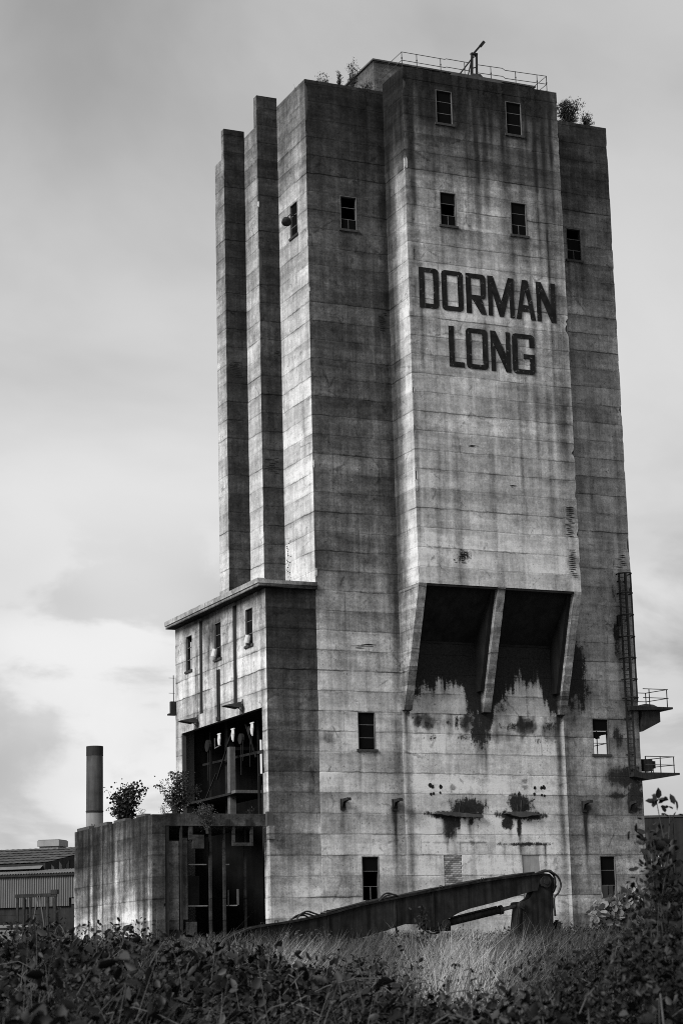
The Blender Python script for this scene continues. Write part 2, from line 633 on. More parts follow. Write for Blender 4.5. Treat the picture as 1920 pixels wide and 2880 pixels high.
def wall(parent, axis, sgn, c0, ua, ub, za, zb, holes, tone, core_t=0.35, step=0.22, hole_fn=None, core='core', seed=0, inset=(0, 0), lift_name='concrete_lift', lifts=True, face='concrete', chips=(False, False)):
    """a cast wall: the structural slab (part) carrying its concrete lifts (sub-parts)"""
    ca, cb_ = ua + max(.03, inset[0] + .004), ub - .03
    uu = cuts(ca, cb_, 1.0, [h for q in holes for h in q[:2]])
    zz = cuts(za, zb, 1.5, [h for q in holes for h in q[2:]])
    if hole_fn is not None:
        uu = cuts(ca, cb_, 0.12, [h for q in holes for h in q[:2]])
        zz = cuts(za, min(zb, 6.0), 0.12, [h for q in holes for h in q[2:] if h < 6.0])
        zz = np.concatenate([zz, cuts(6.0, zb, 1.5, [h for q in holes for h in q[2:]])[1:]])
    cc = c0 - sgn * LIFT_T if lifts else c0
    V, F = panel(uu, zz, holes, cc, core_t, axis, sgn, hole_fn)
    # inner face
    k = len(V)
    b0 = MB(); b0.v, b0.f = V, F
    V2, F2 = panel(uu, zz, holes, cc - sgn * core_t, 0.001, axis, -sgn, hole_fn)
    b0.f += [tuple(i + k for i in f) for f in F2]
    b0.v += V2
    core_o = b0.build('wall', core, parent)
    if not lifts:
        return core_o
    z_lines = [za]
    kf = math.ceil((za + 0.25 - LIFT0) / LIFT)
    while LIFT0 + kf * LIFT < zb - 0.25:
        z_lines.append(LIFT0 + kf * LIFT)
        kf += 1
    z_lines.append(zb)
    rr_ = random.Random(seed * 101 + 5)
    for li in range(len(z_lines) - 1):
        a, b = z_lines[li], z_lines[li + 1]
        g0 = 0.003 + 0.010 * rr_.random() ** 2 if li else 0.0
        hh = [q for q in holes if q[2] < b and q[3] > a]
        st = step if hole_fn is None or a > 5 else 0.1
        ee0, ee1 = rr_.uniform(-.012, .012), rr_.uniform(-.012, .012)
        us = cuts(ua + inset[0], ub - inset[1], st, [h for q in hh for h in q[:2]])
        zs = cuts(a + g0, b, st, [h for q in hh for h in q[2:]])
        V, F = panel(us, zs, hh, c0, LIFT_T, axis, sgn, hole_fn if a < 5 else None)
        if not F:
            continue
        V = np.array(V)
        uv = V[:, 0] if axis == 'y' else V[:, 1]
        al, sn = tone(uv, V[:, 2])
        # slightly uneven casting: each lift a little proud or shy, edges worn
        ci = 1 if axis == 'y' else 0
        off = rr_.uniform(-.009, .009)
        front = np.abs(V[:, ci] - c0) < 1e-6
        V[front, ci] += sgn * (off + (vn(uv[front] * .9, V[front, 2] * .9, seed + 3) - .5) * .02)
        ui = 0 if axis == 'y' else 1
        for e_, sg_, eo, on in ((us[0], 1, ee0, chips[0]), (us[-1], -1, ee1, chips[1])):
            mk_ = np.abs(uv - e_) < 1e-6
            zz2 = V[mk_, 2]
            chip = np.clip(vn(zz2 * 2.3, zz2 * 0 + e_ * 7, seed + 51) - .72, 0, 1) * .7 + np.clip(vn(zz2 * .9, zz2 * 0 + e_ * 3, seed + 53) - .82, 0, 1) * 1.5
            V[mk_, ui] += (eo + sg_ * np.minimum(chip * 1.2, .26) * (zz2 > 25.2)) if on else 0.0
        par = list(range(len(V)))

        def find(i):
            while par[i] != i:
                par[i] = par[par[i]]
                i = par[i]
            return i
        for f_ in F:
            r_ = find(f_[0])
            for i in f_[1:]:
                par[find(i)] = r_
        isl = {}
        for f_ in F:
            isl.setdefault(find(f_[0]), []).append(f_)
        for fs in isl.values():
            ids = sorted({i for f_ in fs for i in f_})
            mp_ = {i: j for j, i in enumerate(ids)}
            me_ = bpy.data.meshes.new(lift_name)
            me_.from_pydata([tuple(V[i]) for i in ids], [], [tuple(mp_[i] for i in f_) for f_ in fs])
            me_.update()
            at = me_.attributes.new('alb', 'FLOAT', 'POINT')
            at.data.foreach_set('value', al[ids].astype(np.float32))
            at = me_.attributes.new('stain', 'FLOAT', 'POINT')  # black crust and the chute's painted shade
            at.data.foreach_set('value', sn[ids].astype(np.float32))
            link_mesh(lift_name, me_, face, core_o)
    return core_o


# ---- tone maps: tables of (height, surface tone), soot and painted shade running down from the top, stain and shade patches with their own outline
def tone_map(table, factor, seed, streak=0.5, panelw=2.45, liftvar=0.13, stains_and_shade=(), drips=(), cols=(), splotch=0.35, jointdark=0.14, soot=None):
    zs = np.array([t[0] for t in table], float); vs = np.array([t[1] for t in table], float)

    def f(u, z):
        wz = z + (fbm(u * .35, z * .12, seed + 1) - .5) * 7.0 + (fbm(u * 1.5, z * .03, seed + 2, 3) - .5) * 9.0 * streak
        a = lin(np.interp(wz, zs, vs)) / factor
        li = np.floor((z - LIFT0 - 0.001) / LIFT).astype(np.int64)
        a = a * (1 + liftvar * 2 * (_h(li, li * 0 + 3, seed) - .5))
        sh = _h(li // 2, li * 0 + 9, seed) * panelw
        pi_ = np.floor((u + sh) / panelw).astype(np.int64)
        a = a * (1 + liftvar * .9 * (_h(li, pi_, seed + 4) - .5))
        a = a * (1 + splotch * (fbm(u * .5, z * .4, seed + 7) - .5) * 2)
        st = fbm(u * 2.2, z * .07, seed + 11, 3)
        a = a * (1 - streak * .55 * sstep(st, .5, .75))
        a = a * (1 + streak * .45 * sstep(fbm(u * 3.1, z * .06, seed + 13, 3), .6, .8))
        # dirt gathered along the joints between lifts, broken
        fz = (z - LIFT0) / LIFT; dz = (fz - np.floor(fz)) * LIFT
        jl = np.minimum(dz, LIFT - dz)
        jm = sstep(fbm(u * .7, z * .3, seed + 21), .42, .6)
        a = a * (1 - jointdark * jm * np.exp(-(jl / .13) ** 2))
        pv = ((u + sh) / panelw); pd = np.abs(pv - np.round(pv)) * panelw
        a = a * (1 - jointdark * .5 * (_h(li, np.round(pv).astype(np.int64), seed + 8) > .55) * np.exp(-(pd / .09) ** 2))
        sn = np.zeros_like(a)
        for (cx, cz, rx, rz, val, k) in stains_and_shade:        # outlined stain or painted shade patches: target albedo val, opacity k
            wx = (fbm(u * 1.7, z * 1.2, seed + 31) - .5) * 1.1 + (fbm(u * 5, z * 3.2, seed + 33, 3) - .5) * .7
            d = np.sqrt(((u - cx) / rx) ** 2 + ((z - cz) / rz) ** 2) + wx * .8
            if val < .06:                              # black crust, outlined in the material
                sn = np.maximum(sn, k * (1.15 - .62 * np.clip(d, 0, 2.2)))
                continue
            mk = k * (1 - sstep(d, .72, 1.12))
            a = a * (1 - mk) + val * mk
        for (cx, zt, zb_, wd, k) in drips:             # runs of water below a point
            wob = (fbm(z * .3 + cx, z * 0 + 1, seed + 41, 2) - .5) * .1
            t = np.clip((zt - z) / max(zt - zb_, .01), 0, 1)
            mk = k * np.exp(-((u - cx - wob) / (wd * (1 - .4 * t))) ** 2) * (z < zt) * (1 - t) ** .6
            mk = mk * (.6 + .8 * vn(u * 4, z * .8, seed + 43))
            if k > .65:
                sn = np.maximum(sn, mk * .75)
            a = a * (1 - np.clip(mk, -.5, .9))
        for (cx, za_, zb_, wd, k) in cols:             # broad vertical bands (+ darker, - paler)
            mk = k * np.exp(-((u - cx) / wd) ** 2) * sstep(z, za_, za_ + 2) * (1 - sstep(z, zb_ - 2, zb_))
            mk = mk * (.65 + .7 * fbm(u * .8, z * .22, seed + 47))
            a = a * (1 - np.clip(mk, -.6, .9))
        if soot is not None:  # chute wall: painted shade together with soot
            sn = np.maximum(sn, soot(u, z))
        return np.clip(a, .014, .6), np.clip(sn, 0, 1.3)
    return f


W = 1.25
WINS = {   # window openings: x0, x1, z0, z1
    'ctop1': (62.15, 63.42, 57.38, 59.85), 'ctop2': (67.68, 68.95, 57.38, 59.85),
    'c2a': (62.18, 63.42, 49.87, 52.28), 'c2b': (67.72, 68.98, 49.87, 52.28),
    'r2': (74.05, 75.28, 49.87, 52.28), 'l2': (56.07, 57.33, 49.90, 52.33),
    'lm': (56.38, 57.63, 13.98, 16.42), 'lb': (56.40, 57.62, 4.26, 7.05),
    'rm': (74.15, 75.46, 13.99, 16.45), 'rb': (74.21, 75.43, 4.20, 7.07)}


def wdrips(keys, k=.6):
    out = []
    for n in keys:
        a, b, c, d = WINS[n]
        out += [(a + .05, c - .1, c - 4.5, .13, k), (b - .05, c - .1, c - 3.6, .15, k * .8), (a + .6, c - .1, c - 2.0, .2, k * .5)]
    return out


tower = empty('concrete_tower', (64.0, 122.0, 1.5), 'tall stained concrete silo tower with two lines of big black lettering', 'tower')

FF = 0.92      # rough ratio between surface tone and albedo on the camera side
t_left = tone_map([(0, 178), (5, 180), (12, 168), (17, 170), (20, 156), (23, 132), (26, 110), (30, 98), (36, 88), (42, 82), (48, 74), (54, 58), (61, 46)], FF, 11, .55, liftvar=.2,
                  drips=wdrips(['l2', 'lm']) + [(55.25, 10.1, 6.5, .13, .95), (58.85, 10.3, 4.5, .16, 1.3), (57.9, 45, 20, .07, -.5), (58.25, 47, 18, .05, -.5)],
                  cols=[(59.45, 17, 61, .35, .62), (59.3, 1, 17, .45, .45)],
                  stains_and_shade=[(54.3, 14.7, .45, .5, .10, .8), (54.0, 27.0, .8, 1.4, .06, .7), (59.0, 43.5, .45, .7, .05, .8)])
t_cen = tone_map([(24, 186), (27, 176), (30, 162), (34, 152), (38, 150), (41, 158), (46, 164), (49, 147), (52, 126), (55, 108), (57, 90), (59, 74), (60.3, 56), (62, 42)], FF, 23, .75,
                 drips=wdrips(['ctop1', 'ctop2', 'c2a', 'c2b'], .5) + [(x, 61.3, 61 - l, .30, 1.05) for x, l in
                       ((60.15, 22), (60.9, 6), (61.75, 10), (63.7, 5), (64.4, 9), (65.2, 16), (65.8, 11), (66.5, 7), (67.3, 10), (69.3, 9), (69.9, 16), (70.6, 24), (71.2, 12))] +
                       [(60.5, 43.7, 36, .1, .45), (61.6, 43.6, 38, .14, .4), (63.3, 43.6, 41, .1, .4), (65.3, 43.6, 40, .1, .4), (67.0, 43.6, 40.5, .1, .4), (69.3, 43.6, 39, .1, .5), (70.6, 43.6, 33, .15, .5)] +
                       [(62.6, 39.7, 36.5, .1, .5), (64.1, 39.7, 35.5, .12, .5), (65.0, 39.7, 37, .1, .4), (65.9, 39.7, 36, .1, .45), (67.1, 39.7, 36, .12, .45), (68.3, 39.7, 35, .12, .5)],
                 cols=[(71.2, 33, 54, .5, .55), (71.6, 24, 36, .28, .35), (59.75, 26, 61, .18, .45), (63.0, 34, 49, 1.6, -.12)],
                 stains_and_shade=[(62.9, 26.6, .55, .55, .05, .8), (64.2, 44.9, .3, .2, .5, .0), (70.9, 29.0, .5, .7, .10, .55), (71.3, 26.8, .3, .6, .07, .5)])
t_right = tone_map([(0, 128), (6, 122), (12, 112), (17, 116), (22, 140), (30, 134), (38, 126), (45, 112), (52, 90), (56, 64), (61, 46)], FF * .74, 37, .45, liftvar=.18,
                   drips=wdrips(['r2', 'rm']) + [(73.25, 10.5, 4.8, .17, 1.3), (76.9, 10.4, 7.5, .2, .5), (76.0, 13.0, 10.3, .3, .5)],
                   cols=[(72.05, 1, 17, .32, .5), (72.1, 24, 60, .22, .4)],
                   stains_and_shade=[(72.4, 23.0, .7, 1.9, .022, 1.0), (72.75, 19.5, 1.15, 2.4, .02, 1.1), (73.6, 20.3, .5, 1.2, .03, .6), (76.5, 22.3, .3, 1.9, .03, .8), (76.5, 25.4, .25, .8, .03, .6), (76.2, 15.2, .45, .9, .03, .9), (76.6, 12.4, 1.5, .75, .03, .92), (77.4, 11.4, .8, 1.3, .02, .95), (75.9, 11.15, .75, .22, .02, .95), (73.5, 10.2, .3, .4, .03, .7)])


def chute_soot_shade(u, z):
    # shade of the overhang and fins painted in with coal soot, lower edge ragged; mould speckle under the ledge line
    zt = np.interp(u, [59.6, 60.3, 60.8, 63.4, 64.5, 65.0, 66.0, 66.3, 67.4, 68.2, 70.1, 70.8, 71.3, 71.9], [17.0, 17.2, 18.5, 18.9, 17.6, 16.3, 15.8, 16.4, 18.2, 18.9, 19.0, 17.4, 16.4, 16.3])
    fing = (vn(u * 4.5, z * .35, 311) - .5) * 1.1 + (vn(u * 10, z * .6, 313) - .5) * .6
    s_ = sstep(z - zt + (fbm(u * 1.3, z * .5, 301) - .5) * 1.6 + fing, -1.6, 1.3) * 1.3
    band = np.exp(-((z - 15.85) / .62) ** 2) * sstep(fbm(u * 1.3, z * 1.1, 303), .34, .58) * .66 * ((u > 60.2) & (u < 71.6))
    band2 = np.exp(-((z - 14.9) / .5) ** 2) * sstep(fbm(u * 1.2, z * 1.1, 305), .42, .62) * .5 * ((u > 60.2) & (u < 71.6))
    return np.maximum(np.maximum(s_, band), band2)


t_low = tone_map([(0, 196), (5, 206), (10, 214), (13, 220), (15, 214), (17, 220), (18, 212), (19, 170), (22, 90)], FF, 53, .5,  # dark top end paints the shade under the chute
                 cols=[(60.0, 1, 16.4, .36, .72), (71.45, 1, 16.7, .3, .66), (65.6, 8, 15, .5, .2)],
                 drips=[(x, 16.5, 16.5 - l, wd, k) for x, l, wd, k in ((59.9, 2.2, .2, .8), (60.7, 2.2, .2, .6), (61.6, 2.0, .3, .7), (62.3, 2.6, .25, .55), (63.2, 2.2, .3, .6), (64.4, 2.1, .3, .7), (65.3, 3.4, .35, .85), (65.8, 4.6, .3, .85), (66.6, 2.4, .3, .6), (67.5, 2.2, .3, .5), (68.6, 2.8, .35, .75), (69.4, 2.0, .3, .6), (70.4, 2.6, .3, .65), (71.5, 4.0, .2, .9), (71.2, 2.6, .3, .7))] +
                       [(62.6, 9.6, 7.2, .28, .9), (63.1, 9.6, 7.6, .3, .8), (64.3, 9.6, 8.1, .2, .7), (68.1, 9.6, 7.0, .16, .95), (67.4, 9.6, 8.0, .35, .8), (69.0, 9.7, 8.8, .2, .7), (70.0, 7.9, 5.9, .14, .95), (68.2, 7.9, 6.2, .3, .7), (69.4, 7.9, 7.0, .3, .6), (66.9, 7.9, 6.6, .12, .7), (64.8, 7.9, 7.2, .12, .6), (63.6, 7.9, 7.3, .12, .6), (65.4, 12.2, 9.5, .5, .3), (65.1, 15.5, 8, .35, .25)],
                 stains_and_shade=[(60.9, 19.2, .9, 1.7, .03, .9), (65.2, 18.4, .8, 3.0, .025, .93), (66.6, 18.8, 1.1, 1.9, .03, .9), (71.5, 18.3, .9, 2.2, .025, .93), (64.2, 19.9, 1.3, .6, .05, .7), (69.2, 19.9, 2.2, .6, .05, .75),  # black patches inside the chute: painted shade with soot
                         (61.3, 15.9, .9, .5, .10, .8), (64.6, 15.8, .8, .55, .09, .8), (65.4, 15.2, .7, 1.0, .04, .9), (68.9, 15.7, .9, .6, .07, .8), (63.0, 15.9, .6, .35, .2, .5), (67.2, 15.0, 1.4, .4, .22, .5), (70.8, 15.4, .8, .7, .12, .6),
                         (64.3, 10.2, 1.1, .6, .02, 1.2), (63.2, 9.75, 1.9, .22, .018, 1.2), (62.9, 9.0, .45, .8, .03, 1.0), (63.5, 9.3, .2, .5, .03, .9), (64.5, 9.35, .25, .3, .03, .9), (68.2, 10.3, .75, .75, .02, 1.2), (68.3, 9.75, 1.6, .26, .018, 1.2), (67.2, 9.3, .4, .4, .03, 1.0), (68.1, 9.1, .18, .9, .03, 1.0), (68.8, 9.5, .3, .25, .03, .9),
                         (63.2, 11.6, .28, .3, .12, .8), (68.65, 12.05, .26, .18, .12, .8), (68.65, 11.66, .24, .16, .14, .8), (64.4, 7.95, 1.0, .10, .06, .8), (68.6, 7.85, 2.2, .14, .05, .85), (61.9, 7.9, 1.6, .06, .1, .6)], soot=chute_soot_shade)
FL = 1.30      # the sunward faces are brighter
t_l1 = tone_map([(24, 222), (30, 216), (38, 210), (44, 202), (49, 190), (53, 168), (56, 142), (61, 100)], FL, 61, .35, stains_and_shade=[(127.2, 26.0, .5, 1.2, .3, .5)],
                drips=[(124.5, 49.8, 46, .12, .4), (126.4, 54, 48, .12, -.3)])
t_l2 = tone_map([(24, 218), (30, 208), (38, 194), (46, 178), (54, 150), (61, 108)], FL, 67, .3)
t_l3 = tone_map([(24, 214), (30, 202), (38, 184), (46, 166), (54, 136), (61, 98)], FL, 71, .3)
t_fin1 = tone_map([(24, 72), (30, 62), (40, 54), (50, 48), (61, 42)], FF * .9, 73, .3, stains_and_shade=[(52.9, 38.5, .5, .5, .02, .7)])
t_fin2 = tone_map([(24, 66), (30, 58), (40, 52), (50, 46), (60, 42)], FF * .9, 79, .3, stains_and_shade=[(51.0, 41.0, .5, .6, .02, .8)])
t_ret = tone_map([(16, 224), (24, 224), (35, 216), (44, 208), (50, 185), (54, 135), (57, 84), (61, 58)], FL * .92, 83, .4, cols=[(122.5, 17, 64, 1.0, 1.15), (121.4, 17, 64, .45, .65), (120.3, 53, 62, 1.2, .5)],  # darker along the inner edge and towards the top
                 drips=[(119.9, 61, 50, .2, .6), (120.7, 61, 48, .25, .7)])
t_dull = tone_map([(0, 120), (61, 80)], FF, 89, .3)

# front
hw = [WINS[k] for k in ('l2', 'lm', 'lb')]
wall(tower, 'y', -1, Y0, XA, XB, ZB, ZT, hw, t_left, seed=1, chips=(True, False))
wall(tower, 'y', -1, Y1, XB, XC, 24.65, ZC, [WINS[k] for k in ('ctop1', 'ctop2', 'c2a', 'c2b')], t_cen, seed=2, chips=(True, True))


def broken(u, z):
    edge = 3.75 + .45 * np.sin(u * 2.1) + .5 * (fbm(u * 2.4, z * .0 + 3, 3) - .5) - .9 * sstep(u, 75.6, 76.6) + .45 * sstep(u, 73.6, 74.2)
    return (u > 73.45 + .12 * np.sin(z * 5)) & (u < 76.6 + .15 * np.sin(z * 6)) & (z < edge) & (z > 2.0 + .15 * np.sin(u * 3))


def broken_low(u, z):
    return (u > 70.25 + .1 * np.sin(z * 7)) & (u < 71.08) & (z < 2.75 + .1 * np.sin(u * 9)) & (z > 1.2)


BRICK = (62.33, 63.68, 3.9, 7.14)
PATCH = (68.19, 69.55, 4.2, 7.13)
wall(tower, 'y', -1, Y0, XC, XR, ZB, ZT, [WINS[k] for k in ('r2', 'rm', 'rb')], t_right, seed=3, hole_fn=broken, chips=(False, True))
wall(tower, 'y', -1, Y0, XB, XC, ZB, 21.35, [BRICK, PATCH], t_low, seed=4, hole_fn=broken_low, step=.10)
# left-hand stepped bays
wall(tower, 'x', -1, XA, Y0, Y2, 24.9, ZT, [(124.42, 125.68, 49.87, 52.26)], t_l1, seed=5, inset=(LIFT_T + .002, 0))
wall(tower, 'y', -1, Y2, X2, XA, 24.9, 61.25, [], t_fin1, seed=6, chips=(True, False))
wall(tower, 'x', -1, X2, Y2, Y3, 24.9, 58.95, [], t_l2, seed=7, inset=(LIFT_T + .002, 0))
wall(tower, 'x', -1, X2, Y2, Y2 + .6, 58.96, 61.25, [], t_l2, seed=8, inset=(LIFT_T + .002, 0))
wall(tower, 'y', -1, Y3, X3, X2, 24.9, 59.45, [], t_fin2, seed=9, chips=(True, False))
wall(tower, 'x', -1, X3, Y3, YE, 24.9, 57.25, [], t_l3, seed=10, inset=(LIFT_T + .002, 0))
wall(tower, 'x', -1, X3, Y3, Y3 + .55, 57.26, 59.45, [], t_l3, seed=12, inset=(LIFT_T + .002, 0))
# returns of the projecting bay
wall(tower, 'x', -1, XB, Y1, Y0, 24.65, ZC, [], t_ret, seed=13, inset=(LIFT_T + .002, 0))
wall(tower, 'x', 1, XC, Y1, Y0, 24.65, ZC, [], t_dull, seed=14, step=.5, inset=(LIFT_T + .002, 0))
# far sides
SIDE_W = [(126.2, 129.6, 13.99, 16.45), (125.6, 129.2, 4.2, 7.07), (124.9, 127.4, 2.3, 3.0)]
wall(tower, 'x', 1, XR, Y0, YE, ZB, ZT, SIDE_W, t_dull, seed=15, step=.6, inset=(LIFT_T + .002, 0))
wall(tower, 'y', 1, YE, X3, XR, 24.9, 57.2, [], t_dull, seed=16, lifts=False, core='inner')
wall(tower, 'y', 1, YN, XN + .5, XR, ZB, 24.9, [(56.25, 57.35, 14.0, 16.5), (50.55, 51.6, 21.0, 23.5)], t_dull, seed=17, lifts=False, core='inner')
wall(tower, 'x', 1, XR, YE, YN, ZB, 24.9, [], t_dull, seed=18, lifts=False, core='inner')

# roofs of the bays and the roof block
MB().box(XA + .45, XB + .1, Y0 + .45, Y2 + .3, 59.9, 60.15).box(XC - .1, XR - .45, Y0 + .45, YE, 59.9, 60.15).box(XB + .45, XC - .45, Y1 + .45, YE, 60.5, 60.75).build('roof', 'core', tower)
MB().box(X2 + .1, XA + .5, Y2 + .1, YE, 58.6, 58.9).box(X3 + .1, X2 + .6, Y3 + .1, YE, 56.9, 57.2).build('roof', 'core', tower)
pent = MB()
pv = []
rb = MB().box(59.15, 72.2, 123.05, 129.2, 60.1, 63.08)
rb.box(59.05, 72.3, 122.95, 129.3, 63.08, 63.2)
ro = rb.build('roof_block', 'concrete', tower, alb=0.0)
alv = []
for v in ro.data.vertices:
    alv.append(0.22 if v.co.z + 1.5 < 63.06 else 0.06)
ro.data.attributes['alb'].data.foreach_set('value', np.array(alv, np.float32))

# chute: three raking fins, the dark soffit and inner lining
def fin(x0, x1, seed):
    out = [(Y1, 24.63), (Y0 - .02, 24.63), (Y0 - .02, 16.55), (122.22, 16.6)]
    n = 26
    b = MB()
    pts = []
    for i in range(n + 1):
        t = i / n
        pts.append((Y1 + (122.22 - Y1) * t + .015 * math.sin(i * 1.7), 24.63 + (16.6 - 24.63) * t))
    al = []
    for i in range(n):
        (ya, za), (yb, zb) = pts[i], pts[i + 1]
        k = len(b.v)
        b.v += [(x0, ya, za), (x1, ya, za), (x1, yb, zb), (x0, yb, zb), (x0, Y0 - .02, za), (x0, Y0 - .02, zb), (x1, Y0 - .02, za), (x1, Y0 - .02, zb)]
        b.f += [(k, k + 3, k + 2, k + 1), (k + 4, k + 5, k + 3, k), (k + 1, k + 2, k + 7, k + 6)]
        ti = i / n
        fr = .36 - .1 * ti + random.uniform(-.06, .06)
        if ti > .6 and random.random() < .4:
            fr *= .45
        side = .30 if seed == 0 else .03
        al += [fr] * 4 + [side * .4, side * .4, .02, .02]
    k = len(b.v)
    b.v += [(x0, 122.22, 16.6), (x1, 122.22, 16.6), (x1, Y0 - .02, 16.55), (x0, Y0 - .02, 16.55)]
    b.f.append((k, k + 3, k + 2, k + 1))
    al += [.05] * 4
    b.build('chute_fin', 'fin', tower, alb=np.array(al, np.float32))


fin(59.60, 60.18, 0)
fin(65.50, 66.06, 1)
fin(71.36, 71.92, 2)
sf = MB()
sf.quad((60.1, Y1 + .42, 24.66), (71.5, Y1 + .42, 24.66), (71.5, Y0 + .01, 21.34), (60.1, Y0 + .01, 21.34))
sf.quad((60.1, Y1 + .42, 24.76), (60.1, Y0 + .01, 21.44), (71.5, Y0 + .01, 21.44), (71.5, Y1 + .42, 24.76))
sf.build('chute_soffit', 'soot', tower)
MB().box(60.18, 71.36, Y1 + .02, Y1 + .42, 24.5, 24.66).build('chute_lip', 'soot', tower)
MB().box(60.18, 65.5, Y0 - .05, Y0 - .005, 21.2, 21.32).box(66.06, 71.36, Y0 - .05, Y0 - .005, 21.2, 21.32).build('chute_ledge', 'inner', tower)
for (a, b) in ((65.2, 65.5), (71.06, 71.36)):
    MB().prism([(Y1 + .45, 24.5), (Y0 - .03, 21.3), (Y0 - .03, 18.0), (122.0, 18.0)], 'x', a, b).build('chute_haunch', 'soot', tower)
# interior floors keep the shell dark
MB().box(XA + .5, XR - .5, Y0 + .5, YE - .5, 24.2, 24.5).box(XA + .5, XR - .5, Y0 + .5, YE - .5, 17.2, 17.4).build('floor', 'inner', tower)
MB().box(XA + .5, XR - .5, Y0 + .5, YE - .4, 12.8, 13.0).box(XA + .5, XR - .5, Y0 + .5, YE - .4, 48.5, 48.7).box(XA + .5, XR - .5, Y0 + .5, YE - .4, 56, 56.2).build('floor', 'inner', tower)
MB().box(59.9, 60.1, Y0 + .5, YE - .5, 1, 24).box(71.4, 71.6, Y0 + .5, YE - .5, 1, 12).build('light_stop_partition', 'inner', tower)

# ------------------------------------------------------------------ windows


def window(parent, axis, c0, sgn, a, b, z0, z1, kind='full', sill=True, fr='frame'):
    """steel casement: frame (part) with bars, panes and sill (sub-parts)"""
    set_back = .10
    f = MB()

    def bx(mb, u0_, u1_, d0, d1, q0, q1):
        e0, e1 = c0 - sgn * d0, c0 - sgn * d1
        e0, e1 = min(e0, e1), max(e0, e1)
        if axis == 'y':
            mb.box(u0_, u1_, e0, e1, q0, q1)
        else:
            mb.box(e0, e1, u0_, u1_, q0, q1)
    t = .05
    bx(f, a + .003, a + t, -.012, set_back + .06, z0, z1)
    bx(f, b - t, b - .003, -.012, set_back + .06, z0, z1)
    bx(f, a + t, b - t, -.012, set_back + .06, z1 - t, z1 - .003)
    fo = f.build('window', fr, parent)
    h = z1 - z0
    zs = [z0 + .05, z0 + h * .31, z0 + h * .66, z1 - t]
    for zb in zs[1:3]:
        g = MB(); bx(g, a + t, b - t, set_back - .02, set_back + .03, zb - .022, zb + .022)
        g.build('glazing_bar', 'framedark' if kind != 'pale' else 'frame', fo)
    um = (a + b) / 2
    if kind in ('full', 'low', 'pale'):
        g = MB(); bx(g, um - .02, um + .02, set_back - .02, set_back + .03, z0 + .05, zs[1] - .022)
        g.build('glazing_bar', 'frame', fo)
    for i in range(3):
        if kind == 'empty' or (kind == 'broken' and i == 1) or random.random() < .12:
            continue
        g = MB(); bx(g, a + t, b - t, set_back, set_back + .012, zs[i] + .023, zs[i + 1] - .023)
        g.build('pane', 'glass', fo)
    if sill:
        g = MB(); bx(g, a - .12, b + .12, -.10, .12, z0 - .16, z0)
        g.build('sill', 'sill', fo)
    return fo


for k in ('ctop1', 'ctop2'):
    a, b, c, d = WINS[k]
    window(tower, 'y', Y1, -1, a, b, c, d, 'plain')
for k in ('c2a', 'c2b'):
    a, b, c, d = WINS[k]
    window(tower, 'y', Y1, -1, a, b, c, d, 'full')
for k, kind in (('r2', 'low'), ('l2', 'full'), ('lm', 'plain'), ('lb', 'pale'), ('rm', 'broken'), ('rb', 'plain')):
    a, b, c, d = WINS[k]
    fo = window(tower, 'y', Y0, -1, a, b, c, d, kind, sill=k not in ('lb', 'rb'), fr='frame' if k not in ('lm', 'rm') else 'framedark')
    if k == 'rm':    # a jagged shard still hanging in the middle light
        z0_ = c + (d - c) * .33; z1_ = c + (d - c) * .64
        MB().prism([(a + .07, z0_ + .25), (a + .22, z0_ + .3), (a + .3, z0_ + .22), (a + .62, z0_ + .28), (a + .6, z0_ + .42), (a + .75, z0_ + .5), (b - .07, z0_ + .58), (b - .07, z1_), (a + .07, z1_)], 'y', Y0 + .1, Y0 + .112).build('pane', 'glass', fo)
window(tower, 'x', XA, -1, 124.42, 125.68, 49.87, 52.26, 'plain', fr='framedark')
for q in SIDE_W[:2]:
    MB().box(XR - .3, XR - .25, (q[0] + q[1]) / 2 - .03, (q[0] + q[1]) / 2 + .03, q[2], q[3]).box(XR - .3, XR - .25, q[0], q[1], q[2] + 1.2, q[2] + 1.25).build('window', 'framedark', tower)

# bricked-up and plastered openings
MB().box(BRICK[0], BRICK[1], Y0 + .10, Y0 + .2, BRICK[2], BRICK[3]).build('mortar_bed', 'core', tower)
row = 0
z = BRICK[2] + .01
cache = {}
while z < BRICK[3] - .05:
    x = BRICK[0] + .012 - (row % 2) * .16
    while x < BRICK[1] - .02:
        xa, xb = max(x, BRICK[0] + .012), min(x + .305, BRICK[1] - .012)
        if xb - xa > .06:
            key = round(xb - xa, 2)
            mat = 'brickdark' if random.random() < .3 else 'brick'
            if (key, mat) not in cache:
                hx = (xb - xa) / 2
                cache[(key, mat)] = MB().box(-hx, hx, -.04, .04, -.056, .056).mesh('brick')
                cache[(key, mat)].materials.append(M[mat])
            o = bpy.data.objects.new('brick', cache[(key, mat)])
            col.objects.link(o)
            o.parent = tower
            o.location = Vector(((xa + xb) / 2, Y0 + .075 + random.uniform(-.008, .008), z + .06)) - ORG[tower.name]
            o.rotation_euler = (0, random.uniform(-.01, .01), random.uniform(-.01, .01))
        x += .32
    z += .13
    row += 1
MB().box(PATCH[0], PATCH[1], Y0 + .05, Y0 + .2, PATCH[2], PATCH[3]).build('plaster_panel', 'render', tower)

# ------------------------------------------------------------------ lettering (raised, on the front of the projecting bay)


def ch(pts):
    return pts


